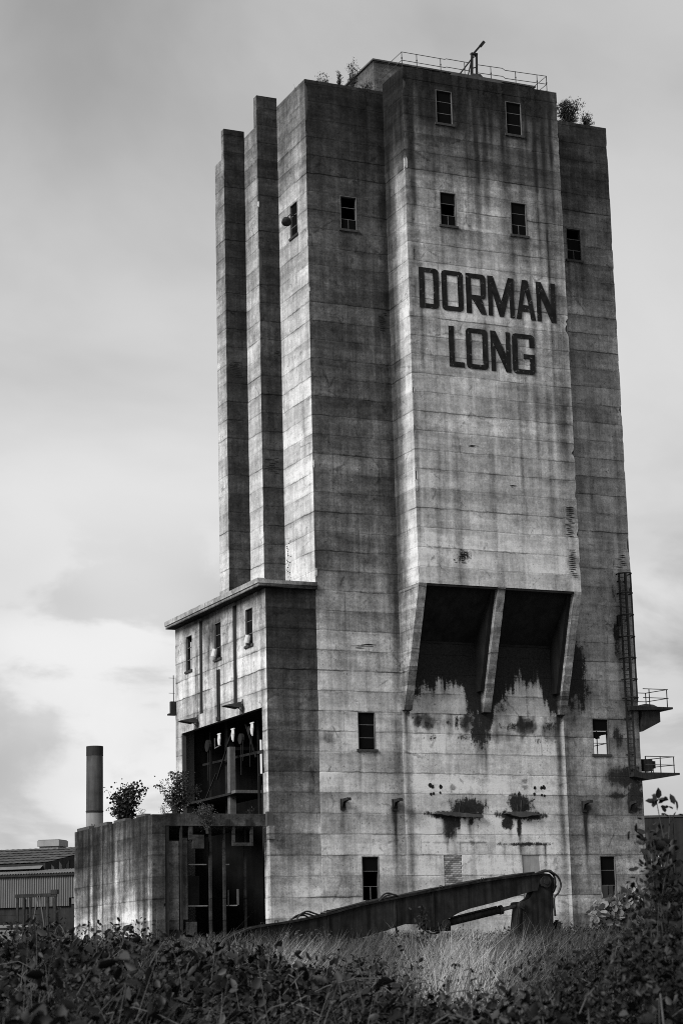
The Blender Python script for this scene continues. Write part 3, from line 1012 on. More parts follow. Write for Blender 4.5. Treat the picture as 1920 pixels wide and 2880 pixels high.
def glyph(c, w_, h, s):
    """letter outlines in a w_ x h box, stroke s: list of (outer, holes as list)"""
    k = s * .62
    if c == 'D':
        return [[(0, 0), (w_ - k, 0), (w_ - k * .3, k * .3), (w_, k), (w_, h - k), (w_ - k * .3, h - k * .3), (w_ - k, h), (0, h)]], [[(s, s * .8), (w_ - s, s * .8), (w_ - s, h - s * .8), (s, h - s * .8)]]
    if c == 'O':
        return [[(k, 0), (w_ - k, 0), (w_ - k * .3, k * .3), (w_, k), (w_, h - k), (w_ - k * .3, h - k * .3), (w_ - k, h), (k, h), (k * .3, h - k * .3), (0, h - k), (0, k), (k * .3, k * .3)]], [[(s, s * .8), (w_ - s, s * .8), (w_ - s, h - s * .8), (s, h - s * .8)]]
    if c == 'L':
        return [[(0, 0), (w_, 0), (w_, s * .9), (s, s * .9), (s, h), (0, h)]], []
    if c == 'N':
        return [[(0, 0), (s * .85, 0), (s * .85, h * .62), (w_ - s * .95, 0), (w_, 0), (w_, h), (w_ - s * .85, h), (w_ - s * .85, h * .40), (s * .95, h), (0, h)]], []
    if c == 'M':
        return [[(0, 0), (s * .85, 0), (s * .85, h * .62), (w_ / 2 - s * .42, 0), (w_ / 2 + s * .42, 0), (w_ - s * .85, h * .62), (w_ - s * .85, 0), (w_, 0), (w_, h), (w_ - s * 1.05, h), (w_ / 2, h * .38), (s * 1.05, h), (0, h)]], []
    if c == 'A':
        return [[(0, 0), (s * .92, 0), (s * 1.1, h * .2), (w_ - s * 1.1, h * .2), (w_ - s * .92, 0), (w_, 0), (w_ / 2 + s * .52, h), (w_ / 2 - s * .52, h)]], [[(s * 1.3, h * .36), (w_ - s * 1.3, h * .36), (w_ / 2, h * .74)]]
    if c == 'R':
        return [[(0, 0), (s, 0), (s, h * .36), (s * 1.15, h * .36), (w_ - s, 0), (w_, 0), (w_ - s * .85, h * .38), (w_ - k * .3, h * .40), (w_, h * .40 + k), (w_, h - k), (w_ - k * .3, h - k * .3), (w_ - k, h), (0, h)]], [[(s, h * .36 + s * .75), (w_ - s, h * .36 + s * .75), (w_ - s, h - s * .8), (s, h - s * .8)]]
    if c == 'G':
        return [[(k, 0), (w_ - k, 0), (w_ - k * .3, k * .3), (w_, k), (w_, h * .50), (w_ * .5, h * .50), (w_ * .5, h * .50 - s * .8), (w_ - s, h * .50 - s * .8), (w_ - s, s * .8), (s, s * .8), (s, h - s * .8), (w_ - s, h - s * .8), (w_ - s, h * .68), (w_, h * .68), (w_, h - k), (w_ - k * .3, h - k * .3), (w_ - k, h), (k, h), (k * .3, h - k * .3), (0, h - k), (0, k), (k * .3, k * .3)]], []


from mathutils.geometry import tessellate_polygon


def letter(c, x0, x1, z0, z1, s=.40):
    outs, holes = glyph(c, x1 - x0, z1 - z0, s)
    polys = outs + holes
    loops = [[Vector((x, z, 0)) for x, z in p] for p in polys]
    tris = tessellate_polygon(loops)
    flat = [v for p in loops for v in p]
    b = MB()
    yf, yb = Y1 - .055, Y1 + .02
    n = len(flat)
    b.v = [(x0 + v.x, yf, z0 + v.y) for v in flat] + [(x0 + v.x, yb, z0 + v.y) for v in flat]
    for t in tris:
        b.f.append(tuple(t))
        b.f.append(tuple(i + n for i in reversed(t)))
    i = 0
    for p in loops:
        m_ = len(p)
        for j in range(m_):
            a_, b_ = i + j, i + (j + 1) % m_
            b.f.append((a_, b_, b_ + n, a_ + n))
        i += m_
    import bmesh
    me_ = b.mesh('letter')
    bm = bmesh.new(); bm.from_mesh(me_); bmesh.ops.recalc_face_normals(bm, faces=bm.faces); bm.to_mesh(me_); bm.free()
    o = link_mesh('letter', me_, 'letter', tower)
    o['label'] = 'raised black capital letter ' + c


for c, a, b in (('D', 60.35, 61.82), ('O', 62.06, 63.70), ('R', 63.93, 65.46), ('M', 65.63, 67.66), ('A', 67.82, 69.33), ('N', 69.46, 70.97)):
    letter(c, a, b, 43.70, 46.57)
for c, a, b in (('L', 62.46, 63.61), ('O', 63.78, 65.44), ('N', 65.68, 67.21), ('G', 67.36, 69.11)):
    letter(c, a, b, 39.73, 42.60)

# ------------------------------------------------------------------ fittings and damage on the lower front
def jag(pts, amp, rs):
    out = []
    n = len(pts)
    for i in range(n):
        (a, b), (c, d) = pts[i], pts[(i + 1) % n]
        L = math.hypot(c - a, d - b)
        m_ = max(1, int(L / .16))
        for j in range(m_):
            t = j / m_
            out.append((a + (c - a) * t + rs.uniform(-amp, amp), b + (d - b) * t + rs.uniform(-amp, amp)))
    return out


rs = random.Random(4)
MB().prism(jag([(61.65, 9.82), (63.3, 9.62), (65.25, 9.58), (65.2, 9.76), (63.6, 9.9), (61.9, 9.92)], .03, rs), 'y', Y0 - .32, Y0 + .02).build('broken_slab_stub', 'core', tower)
MB().prism(jag([(66.95, 9.88), (68.1, 9.62), (69.6, 9.8), (68.9, 9.98), (68.3, 10.0), (67.2, 9.96)], .03, rs), 'y', Y0 - .34, Y0 + .02).build('broken_slab_stub', 'core', tower)
MB().bar((63.55, Y0 - .12, 9.9), (63.6, Y0 - .3, 10.65), .07).bar((63.8, Y0 - .12, 9.9), (64.0, Y0 - .2, 10.5), .05).bar((63.55, Y0 - .2, 10.6), (64.1, Y0 - .25, 10.55), .05).build('bent_bar', 'steel', tower)
MB().bar((68.2, Y0 - .1, 9.95), (68.25, Y0 - .2, 10.75), .1).bar((68.6, Y0 - .1, 10.5), (69.1, Y0 - .5, 10.82), .08).bar((67.9, Y0 - .1, 10.0), (67.95, Y0 - .2, 10.45), .05).build('bent_bar', 'steel', tower)
for (x, z_) in ((61.51, 11.69), (61.70, 11.59), (62.29, 11.60), (61.56, 11.11), (62.24, 11.21), (69.41, 11.60), (69.91, 11.63), (70.10, 11.65), (69.36, 11.20), (69.93, 11.13), (70.13, 11.09), (61.75, 11.15)):
    r_ = rs.uniform(.07, .14)
    MB().prism([(x + r_ * math.cos(a) * rs.uniform(.75, 1.2), z_ + r_ * 1.1 * math.sin(a) * rs.uniform(.75, 1.2)) for a in np.linspace(0, 2 * math.pi, 11)[:-1]], 'y', Y0 - .016, Y0 + .05).build('bolt_hole_shade', 'soot', tower)  # dark disc standing proud, painted shade of a bolt hole
for (x, z_) in ((55.05, 10.72), (58.75, 10.72), (73.05, 10.74), (76.75, 10.74)):
    b = MB().box(x - .07, x + .30, Y0 - .08, Y0 + .02, z_ - .72, z_ + .02)
    b.prism([(Y0 - .03, z_), (Y0 - 1.0, z_ + .03), (Y0 - 1.0, z_ - .1), (Y0 - .3, z_ - .22), (Y0 - .03, z_ - .7)], 'x', x + .0, x + .07)
    b.prism([(Y0 - .03, z_), (Y0 - 1.0, z_ + .03), (Y0 - 1.0, z_ - .1), (Y0 - .3, z_ - .22), (Y0 - .03, z_ - .7)], 'x', x + .16, x + .23)
    b.box(x - .02, x + .26, Y0 - 1.02, Y0 - .85, z_ - .16, z_ - .02)
    b.build('bracket', 'steel', tower)
# spalled corners: rough lumps missing or standing out along the arrises
for (x, y_, z_, s_) in ((XB, Y1, 54.0, .5), (XB, Y1, 31.2, .45), (XA, Y0, 45.2, .2), (XA, Y0, 33.0, .3), (X2, Y2, 53.0, .25), (XA, Y0, 25.6, .35)):
    n = 9
    b = MB()
    ring = [(x + rs.uniform(-.02, .10) * s_ * 2, y_ - .012 - rs.uniform(0, .03), z_ + s_ * math.sin(2 * math.pi * i / n) + rs.uniform(-.05, .05)) for i in range(n)]
    ring = [(x - .03 + (.22 * s_ * (1 + math.cos(2 * math.pi * i / n))), y_ - .02, z_ + s_ * math.sin(2 * math.pi * i / n) * rs.uniform(.7, 1.1)) for i in range(n)]
    b.quad(*ring)
    ring2 = [(x - .02, y_ + .22 * s_ * (1 + math.cos(2 * math.pi * i / n)) - .02, z_ + s_ * math.sin(2 * math.pi * i / n) * rs.uniform(.7, 1.1)) for i in range(n)]
    b.quad(*reversed(ring2))
    b.build('spalled_patch', 'concrete', tower, alb=.48)
# horn lamp at the side window
dl = empty('dome_lamp', (XA, 124.6, 50.6), 'dark bowl lamp on an arm outside the narrow lit window of the left bay', 'lamp')
b = MB(); b.smooth = True
b.tube([(52.85, 124.55, 50.95), (52.82, 124.50, 50.80), (52.78, 124.42, 50.62), (52.75, 124.36, 50.50)], [.08, .26, .33, .35], 14)
b.build('shade', 'steel', dl)
MB().tube([(52.85, 124.55, 50.9), (53.1, 124.6, 51.2), (53.62, 124.7, 51.25)], .04, 6).build('arm', 'steel', dl)

# ------------------------------------------------------------------ annex
annex = empty('annex_building', (52.0, 131.0, 1.5), 'lower flat-roofed concrete annex with tall black loading opening and three narrow windows', 'building')
t_al = tone_map([(0, 200), (10, 206), (17, 212), (20, 206), (22.5, 180), (23.6, 140), (24.4, 80)], FL, 101, .65, jointdark=.3, splotch=.22,  # dark top end: shade of the band below the roof slab, painted in
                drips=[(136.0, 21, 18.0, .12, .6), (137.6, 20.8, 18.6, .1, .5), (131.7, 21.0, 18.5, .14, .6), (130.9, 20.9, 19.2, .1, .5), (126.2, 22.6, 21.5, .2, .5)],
                stains_and_shade=[(135.7, 19.5, .35, 3.4, .12, .65), (133.7, 22.7, .5, 1.0, .2, .6), (129.9, 22.6, .8, .9, .16, .65), (137.2, 23.9, 1.6, .35, .1, .7), (131.6, 24.0, 2.5, .4, .1, .7), (125.5, 24.0, 2.2, .4, .1, .6), (129.3, 20.6, .3, .9, .16, .5)])  # wide flat ones at the top paint that shade, the rest are dirt
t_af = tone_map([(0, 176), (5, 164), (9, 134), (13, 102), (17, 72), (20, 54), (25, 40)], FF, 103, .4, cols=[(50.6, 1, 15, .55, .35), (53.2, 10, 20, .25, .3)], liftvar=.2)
AW = [(136.70, 137.92, 20.97, 23.47), (130.90, 132.15, 21.0, 23.5), (125.02, 126.30, 21.05, 23.5)]
OPEN = (123.6, 139.0, 2.0, 16.66)
SLOT = [(134.55, 135.25, 17.6, 24.15), (127.98, 128.72, 17.4, 24.15)]
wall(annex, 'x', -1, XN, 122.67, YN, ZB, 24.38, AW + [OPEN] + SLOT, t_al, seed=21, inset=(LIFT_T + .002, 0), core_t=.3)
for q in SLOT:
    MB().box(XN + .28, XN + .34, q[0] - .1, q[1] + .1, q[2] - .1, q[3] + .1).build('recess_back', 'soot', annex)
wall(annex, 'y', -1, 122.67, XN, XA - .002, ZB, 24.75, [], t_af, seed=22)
for i, (a, b, c, d) in enumerate(AW):
    window(annex, 'x', XN, -1, a, b, c, d, 'empty' if i == 0 else 'plain', fr='framedark')
MB().box(55.3, 55.5, Y0 + .45, 136.8, ZB, 24.3).build('light_stop_partition', 'inner', annex)  # unseen wall, added to keep the opening's light off the tower windows
# roof slab with upstand
rf = MB().box(49.42, XA - .01, 122.36, 140.5, 24.40, 24.62).box(49.34, 49.9, 122.3, 140.55, 24.62, 24.94)
rf.box(49.9, XA - .01, 122.3, 122.6, 24.62, 24.86)
rfo = rf.build('roof', 'concrete', annex, alb=.30)
rfo.data.attributes['alb'].data.foreach_set('value', np.array([(.30 if v.co.z + 1.5 > 24.61 and v.co.x + 52 < 50 else .04) for v in rfo.data.vertices], np.float32))
mb = MB()
for i in range(16):
    y_ = 132 + i * .42
    mb.box(49.9 + rs.uniform(0, .2), 50.9, y_, y_ + .4, 24.9, 25.0 + .22 * math.sin(math.pi * (i + .5) / 16) + rs.uniform(0, .05))
mb.build('roof_rubble', 'core', annex)
MB().box(XN - .10, XN - .0, 131.15, 131.30, 16.9, 20.2).box(XN - .10, XN, 131.46, 131.6, 16.9, 20.2).box(XN - .14, XN - .02, 131.1, 131.66, 16.7, 16.95).build('conduit', 'steel', annex)
# inside the opening: columns, floor beams, back wall pieces
for (x, y_, wd, z0_, z1_, m_) in ((50.62, 131.0, .40, 10.0, 14.9, 'framedark'), (51.8, 134.5, .5, 9.8, 20, 'inner'), (52.6, 129.5, .6, 2, 20, 'inner'), (51.5, 127.0, .4, 2, 12, 'inner')):
    MB().box(x, x + wd, y_, y_ + .5, z0_, z1_).build('column', m_, annex)
MB().box(50.45, 53.5, 129.6, 130.4, 11.66, 11.86).build('floor_beam', 'framedark', annex)
for (xa, ya, za, xb, yb, zb2, t_, m_) in ((51.3, 136.5, 10, 51.3, 136.5, 16.5, .12, 'soot'), (51.5, 133.6, 9.5, 51.5, 133.6, 16.4, .10, 'steel'), (51.6, 128.2, 9.5, 51.6, 128.2, 16.4, .14, 'soot'), (51.5, 138.5, 14.4, 51.5, 126.0, 14.2, .16, 'soot'), (51.0, 134.5, 13.0, 51.0, 131.5, 16.0, .10, 'soot'), (51.0, 129.0, 16.2, 51.0, 127.2, 13.8, .08, 'soot'), (50.9, 137.6, 11.0, 50.9, 134.4, 13.4, .08, 'soot'), (51.0, 126.8, 12.6, 52.9, 126.8, 12.5, .18, 'soot'), (50.9, 132.4, 14.9, 53.2, 132.4, 15.0, .22, 'soot')):
    MB().bar((xa, ya, za), (xb, yb, zb2), t_).build('pipe', m_, annex)
for (y_, z_, r_) in ((135.2, 15.4, .42), (128.9, 15.2, .36), (127.3, 15.6, .28)):
    b = MB().tube([(XN + .5, y_, z_), (XN + .7, y_, z_)], r_, 14)
    b.bar((XN + .6, y_, z_), (XN + .6, y_ + .1, z_ - 2.4), .05).bar((XN + .6, y_ - .3, z_), (XN + .6, y_ - .25, z_ - 1.5), .04)
    b.build('hoist_pulley', 'soot', annex)
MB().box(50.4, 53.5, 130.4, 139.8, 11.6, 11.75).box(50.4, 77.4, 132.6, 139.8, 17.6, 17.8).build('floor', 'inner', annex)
MB().box(50.42, 51.2, 139.55, 139.85, 2, 17.0).build('pier', 'asbestos', annex)
for (y_, z_) in ((132.3, 15.9), (129.7, 15.95), (126.2, 15.95)):
    b = MB().box(XN + .28, XN + .36, y_ - .28, y_ + .28, z_ - .04, z_ + .04)
    b.tube([(XN + .32, y_ - .12, z_), (XN + .30, y_ - .16, z_ - .35), (XN + .32, y_ - .05, z_ - .85)], [.06, .10, .05], 6)
    b.tube([(XN + .32, y_ + .10, z_), (XN + .32, y_ + .14, z_ - .4), (XN + .32, y_ + .05, z_ - .75)], [.04, .09, .07], 6)
    b.build('insulator', 'white', annex)
MB().bar((XN + .3, 133.1, 15.0), (XN + .3, 132.0, 15.1), .07).bar((XN + .3, 133.1, 15.0), (XN + .3, 133.1, 15.7), .06).build('bracket', 'frame', annex)
MB().bar((XN + .25, 123.5, 13.85), (XN + .25, 125.0, 13.85), .16).bar((XN - .05, 123.45, 13.9), (XN - .05, 123.45, 12.7), .05).box(XN - .1, XN, 123.38, 123.55, 12.45, 12.75).build('bracket', 'steel', annex)

# lamps over the opening
for i, (y_, lab) in enumerate(((135.7, 'wedge-shaped wall lamp above the far left end of the loading opening'), (127.05, 'wedge-shaped wall lamp above the middle of the loading opening, nearer the tower'))):
    L = empty('wall_lamp', (XN, y_, 17.1), lab, 'lamp', 'wedge lamps above the loading opening')
    b = MB()
    b.prism([(y_ - .5, 17.05), (y_ + .5, 17.05), (y_ + .22, 17.4), (y_ - .22, 17.4)], 'x', XN - .35, XN - .18)
    k = len(b.v)
    b.v += [(XN - .35, y_ - .5, 17.0), (XN - .35, y_ + .5, 17.0), (XN - 1.35, y_ + .35, 17.12), (XN - 1.35, y_ - .35, 17.12), (XN - .35, y_ - .25, 17.38), (XN - .35, y_ + .25, 17.38), (XN - 1.3, y_ + .2, 17.18), (XN - 1.3, y_ - .2, 17.18)]
    for q in ((0, 1, 2, 3), (7, 6, 5, 4), (4, 5, 1, 0), (6, 7, 3, 2), (5, 6, 2, 1), (7, 4, 0, 3)):
        b.f.append(tuple(k + j for j in q))
    b.build('shade', 'steel', L)
    MB().bar((XN - .3, y_, 17.3), (XN + .02, y_ - .1, 17.5), .08).bar((XN - .3, y_, 17.05), (XN + .02, y_ - .1, 16.7), .07).box(XN - .05, XN, y_ - .2, y_, 16.6, 17.6).build('bracket', 'frame', L)
for (y_, z_, lab) in ((125.35, 21.35, 'white floodlight hanging in the annex window nearest the tower corner'), (131.5, 21.35, 'white floodlight hanging in the middle annex window')):
    L = empty('floodlight', (XN, y_, z_), lab, 'lamp', 'floodlights in the annex windows')
    b = MB(); b.smooth = False
    b.tube([(XN - .25, y_ - .12, z_ + .28), (XN - .33, y_ + .0, z_ - .22)], [.17, .20], 10)
    b.build('lamp_body', 'white', L)
    MB().bar((XN - .28, y_ - .05, z_), (XN + .1, y_ - .05, z_ - .2), .05).build('bracket', 'steel', L)
L = empty('wall_fixture', (XN, YN, 18.3), 'small dark electrical fixture on the far left edge of the annex', 'fixture')
MB().box(49.62, 50.0, 140.0, 140.3, 18.2, 19.1).box(49.45, 50.02, 139.95, 140.35, 18.1, 18.22).build('box', 'steel', L)
MB().bar((49.85, 140.1, 19.1), (49.85, 140.1, 21.0), .05).bar((49.5, 140.1, 20.8), (49.95, 140.1, 20.8), .03).bar((49.5, 140.1, 19.7), (49.95, 140.1, 19.7), .03).build('conduit', 'steel', L)

# ------------------------------------------------------------------ bunker
bunker = empty('bunker', (46.0, 130.0, 1.5), 'low concrete bunker with streaked side wall and dark open front', 'bunker')
XL, YL, ZL = 42.19, 139.1, 9.65
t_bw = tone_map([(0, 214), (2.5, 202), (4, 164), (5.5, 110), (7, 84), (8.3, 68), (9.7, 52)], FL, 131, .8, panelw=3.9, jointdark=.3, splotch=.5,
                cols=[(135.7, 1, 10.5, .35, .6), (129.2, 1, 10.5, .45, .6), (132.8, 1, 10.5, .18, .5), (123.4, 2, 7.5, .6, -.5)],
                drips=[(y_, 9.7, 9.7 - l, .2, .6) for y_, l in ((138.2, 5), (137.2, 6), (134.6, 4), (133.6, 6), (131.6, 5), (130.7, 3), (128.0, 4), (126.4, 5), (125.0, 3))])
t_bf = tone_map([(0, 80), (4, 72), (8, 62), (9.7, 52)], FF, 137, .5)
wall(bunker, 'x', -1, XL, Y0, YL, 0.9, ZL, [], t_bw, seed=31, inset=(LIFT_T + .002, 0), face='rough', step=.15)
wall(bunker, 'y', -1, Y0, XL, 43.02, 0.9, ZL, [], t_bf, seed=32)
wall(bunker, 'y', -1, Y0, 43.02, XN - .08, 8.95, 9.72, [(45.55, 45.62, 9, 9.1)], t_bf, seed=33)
for (a, b, z0_, z1_) in ((43.32, 44.05, 2.3, 8.1), (44.2, 44.62, 2.6, 8.3)):
    MB().box(a, b, Y0 + .35, Y0 + .6, z0_, z1_).build('panel', 'render' if False else 'inner', bunker)
pn = MB().box(43.30, 43.98, Y0 + .2, Y0 + .34, 2.6, 8.0).build('panel', 'concrete', bunker, alb=.07)
MB().box(44.18, 44.55, Y0 + .2, Y0 + .34, 3.2, 8.2).build('panel', 'concrete', bunker, alb=.06)
MB().box(44.4, 45.1, Y0 + .1, Y0 + .5, 1.2, 3.05).build('plinth', 'concrete', bunker, alb=.05)
MB().box(43.05, 43.28, Y0 + .05, Y0 + .3, 1.2, 9.0).build('stanchion', 'steel', bunker)
MB().box(44.05, 44.18, Y0 + .05, Y0 + .3, 1.2, 9.4).build('stanchion', 'steel', bunker)
for (x, wd, y_, al) in ((46.05, .14, 122.9, .03), (46.98, .14, 122.9, .03), (48.6, .10, 123.4, .02)):
    MB().box(x, x + wd, y_, y_ + .25, 1.2, 9.0).build('stanchion', 'concrete', bunker, alb=al)
MB().box(47.55, 47.72, 122.75, 122.95, 7.9, 8.95).box(48.78, 48.95, 122.75, 122.95, 7.9, 8.95).box(47.55, 48.95, 122.75, 122.95, 7.72, 7.92).build('hanging_frame', 'concrete', bunker, alb=.045)
for (a, b, z_, y_) in ((44.75, 45.95, 6.55, 123.2), (47.15, 47.45, 6.55, 123.1), (44.7, 46.0, 4.0, 123.2), (47.2, 48.05, 4.0, 123.1)):
    MB().box(a, b, y_, y_ + .2, z_, z_ + .07).build('sill_beam', 'asbestos', bunker)
MB().box(47.1, 47.17, 123.1, 123.2, 1.6, 6.1).box(47.95, 48.05, 123.1, 123.2, 4.0, 5.05).box(47.32, 47.38, 123.1, 123.2, 4.0, 5.0).build('steel_upright', 'framedark', bunker)
MB().box(44.7, 45.6, 123.6, 123.8, 4.1, 5.9).build('wall_panel', 'inner', bunker)
MB().box(44.85, 45.6, Y0 + .02, Y0 + .3, 7.55, 8.4).box(44.62, 44.85, Y0 + .02, Y0 + .3, 8.1, 8.9).build('broken_slab', 'concrete', bunker, alb=.035)
MB().box(XL + .4, XN - .4, Y0 + .42, YL - .1, 8.95, 9.25).build('deck', 'core', bunker)
MB().box(XL + .4, XN + .2, YL - .3, YL, 1.0, 9.2).build('wall', 'inner', bunker)
MB().box(XN - .25, XN + .14, 122.15, 122.62, 8.1, 8.95).build('corbel', 'concrete', bunker, alb=.12)
MB().box(XN - .3, XN + .1, 122.3, 122.6, 8.95, 9.85).build('post_stub', 'core', bunker)
for (a, b) in ((46.98, 47.3), (48.35, 48.7)):
    MB().box(a, b, Y0 - .2, Y0 - .062, 8.95, 9.35).build('bracket', 'steel', bunker)
mb = MB()
for i in range(4):
    y_ = 124 + i * 3.9 + rs.uniform(-.4, .4)
    mb.box(XL + .02, XL + .4, y_, y_ + rs.uniform(1.5, 3.2), 9.66, 9.74 + rs.uniform(0, .12))
mb.build('coping_fragment', 'core', bunker)

# ------------------------------------------------------------------ roof railing, mast, ladder, platforms
rail = empty('roof_railing', (65.5, Y1 + .2, ZC), 'thin two-rail railing along the front edge of the tower roof', 'railing')
RY = Y1 + .22
for x in (59.72, 60.88, 62.75, 64.65, 66.75, 68.75, 70.5, 71.28):
    MB().tube([(x, RY, ZC), (x, RY, 62.38)], .028, 6).tube([(x, RY, 61.85), (x, RY, 61.95)], .05, 6).build('post', 'steel', rail)
for zz_ in (62.36, 61.74):
    MB().tube([(59.72, RY + 3.2, zz_), (59.72, RY, zz_), (63.1, RY, zz_), (63.2, RY, zz_ + .06), (65.1, RY, zz_ + .06)], .026, 6).build('rail', 'galv', rail)
    MB().tube([(65.6, RY, zz_ + .02), (67.7, RY, zz_ + .08), (67.9, RY, zz_ - .04), (71.3, RY, zz_ + .06), (71.3, RY + 2.6, zz_ + .02)], .026, 6).build('rail', 'galv', rail)
for x in (60.25, 61.7, 63.25, 68.25, 69.9, 71.2):
    b = MB(); b.tube([(x + .11 * math.cos(a), RY, ZC + .13 * math.sin(a)) for a in np.linspace(-.3, math.pi + .3, 9)], .02, 5)
    b.build('lifting_loop', 'steel', rail)
mast = empty('davit_mast', (65.7, 120.05, ZC), 'stubby lattice davit with raised arm on the tower roof edge', 'mast')
MB().bar((65.35, 120.05, ZC), (65.5, 120.05, 63.4), .13).bar((65.8, 120.05, ZC), (65.86, 120.05, 63.45), .13).bar((65.55, 120.3, ZC), (65.6, 120.2, 63.3), .1).bar((65.4, 120.05, 62.2), (65.85, 120.05, 62.4), .07).bar((65.4, 120.05, 62.9), (65.85, 120.05, 63.3), .07).box(65.42, 65.92, 119.95, 120.2, 63.3, 63.42).build('lattice_post', 'steel', mast)
MB().bar((64.35, 120.05, 61.5), (65.6, 120.05, 63.15), .09).bar((65.05, 120.05, 61.4), (65.45, 120.05, 62.9), .07).build('stay', 'steel', mast)
MB().bar((65.55, 120.05, 63.3), (66.45, 120.05, 64.4), .13).bar((66.2, 120.05, 64.05), (66.5, 120.05, 64.44), .2).build('arm', 'steel', mast)
MB().prism([(64.95, ZC), (65.3, ZC + .55), (65.95, ZC + .6), (66.6, ZC)], 'y', 119.75, 120.4).build('base_plinth', 'core', mast)
MB().prism(jag([(63.3, ZC - .02), (67.8, ZC - .02), (67.4, ZC + .16), (66.4, ZC + .22), (63.6, ZC + .24)], .02, rs), 'y', Y1 + .05, Y1 + .5).build('parapet_fragment', 'core', mast)

lad = empty('caged_ladder', (77.2, 122.2, 12.8), 'tall rusty caged ladder up the right edge of the tower', 'ladder')
LX0, LX1, LY = 76.80, 77.28, 122.36


def lx(zz_):
    return 0.0


for x in (LX0, LX1):
    MB().bar((x, LY, 12.7), (x, LY, 26.8), .12, .08).build('stile', 'steel', lad)
rung = MB().tube([(LX0, LY, 0), (LX1, LY, 0)], .022, 5).mesh('rung')
rung.transform(Matrix.Translation(-Vector((77.2, 122.2, 0))))
rung.materials.append(M['steel'])
zz_ = 12.95
while zz_ < 26.7:
    o = bpy.data.objects.new('rung', rung); col.objects.link(o); o.parent = lad; o.location = (0, 0, zz_ - 12.8); zz_ += .3
cx_ = (LX0 + LX1) / 2 + .12
for zz_ in (26.7, 25.3, 23.75, 22.2, 20.7, 19.2, 17.9):
    pts = [(cx_ + .48 * math.cos(a), LY - .05 - .62 * math.sin(a), zz_) for a in np.linspace(0, math.pi, 11)]
    MB().tube([(cx_ + .48, LY + .2, zz_)] + pts + [(cx_ - .48, LY + .2, zz_)], .055, 5).build('hoop', 'steel', lad)
for a in (0.05, .35, .62, .95):
    x = cx_ + .48 * math.cos(a * math.pi); y_ = LY - .05 - .62 * math.sin(a * math.pi)
    MB().bar((x, y_, 17.6), (x, y_, 26.75), .085, .04).build('cage_strap', 'steel', lad)
for zz_ in (14.0, 16.5, 20, 23.4, 26.2):
    MB().bar((LX0, LY, zz_), (LX0, Y0 + .02, zz_), .07).bar((LX1, LY, zz_), (LX1, Y0 + .02, zz_), .07).build('wall_bracket', 'steel', lad)
MB().box(76.55, 76.8, 122.35, 122.58, 23.0, 23.75).build('junction_box', 'steel', lad)
MB().tube([(76.95, Y0 - .08, 26.7), (76.95, Y0 - .08, 13)], .05, 6).build('cable', 'rubber', lad)


def platform(z_, x_end, taper, lab, lowz):
    p = empty('steel_platform', (79.2, 122.6, z_), lab, 'platform', 'platforms on the right side of the tower')
    MB().prism([(76.9, z_), (x_end, z_), (x_end, z_ - .14), (78.1, z_ - taper), (76.9, z_ - .3)], 'y', 122.0, 124.6).build('deck', 'steel', p)
    return p


p1 = platform(17.32, 80.4, .25, 'upper dark platform with gusset sticking out from the right edge of the tower', 0)
MB().prism([(78.0, 17.1), (79.5, 17.1), (79.5, 16.3), (78.0, 15.6)], 'y', 122.3, 124.2).build('gusset_box', 'steel', p1)
MB().prism([(78.0, 17.32), (78.35, 17.55), (79.0, 17.5), (79.4, 17.34)], 'y', 122.3, 123.4).build('debris', 'core', p1)
for (x, y_) in ((78.7, 122.3), (80.15, 122.3), (79.75, 124.4), (78.7, 124.4)):
    MB().tube([(x, y_, 17.3), (x, y_, 18.62)], .035, 6).build('post', 'steel', p1)
for zz_ in (18.6, 17.98):
    MB().tube([(78.2, 122.3, zz_), (80.25, 122.3, zz_), (79.75, 124.4, zz_), (78.2, 124.4, zz_)], .03, 6).build('rail', 'galv', p1)
p2 = platform(12.74, 80.65, .5, 'lower dark platform with railing sticking out from the right edge of the tower', 0)
for (x, y_) in ((80.4, 122.3), (79.5, 124.4), (79.3, 122.3)):
    MB().tube([(x, y_, 12.7), (x, y_, 13.9)], .035, 6).build('post', 'steel', p2)
for zz_ in (13.88, 13.3):
    MB().tube([(78.1, 122.3, zz_), (80.45, 122.3, zz_), (79.5, 124.4, zz_), (78.1, 124.4, zz_)], .03, 6).build('rail', 'galv', p2)
eb = empty('electrical_box', (78.7, 122.9, 12.74), 'dark box of old switchgear standing on the lower platform', 'switchgear')
MB().box(78.25, 78.85, 122.6, 123.2, 12.9, 13.72).box(78.9, 79.15, 122.7, 123.1, 13.1, 13.6).box(78.4, 78.46, 122.8, 122.86, 13.7, 13.95).build('cabinet', 'steel', eb)
MB().bar((78.3, 122.7, 12.74), (78.3, 122.7, 12.95), .06).bar((78.8, 122.7, 12.74), (78.8, 122.7, 12.95), .06).bar((79.0, 122.8, 12.74), (79.05, 122.8, 13.1), .04).build('leg', 'steel', eb)

# ------------------------------------------------------------------ excavator boom lying in the grass
YB = 76.0
boom = empty('excavator_boom', (37.0, YB, 0.3), 'long black excavator boom with folded arm lying in the grass before the tower', 'excavator boom')


def smooth_line(pts, n=4):
    """Catmull-Rom through pts"""
    out = []
    P = [pts[0]] + list(pts) + [pts[-1]]
    for i in range(1, len(P) - 2):
        for k in range(n):
            t = k / n
            q = []
            for d in range(len(P[0])):
                a, b, c_, e = P[i - 1][d], P[i][d], P[i + 1][d], P[i + 2][d]
                q.append(.5 * (2 * b + (c_ - a) * t + (2 * a - 5 * b + 4 * c_ - e) * t * t + (-a + 3 * b - 3 * c_ + e) * t ** 3))
            out.append(tuple(q))
    out.append(tuple(pts[-1]))
    return out


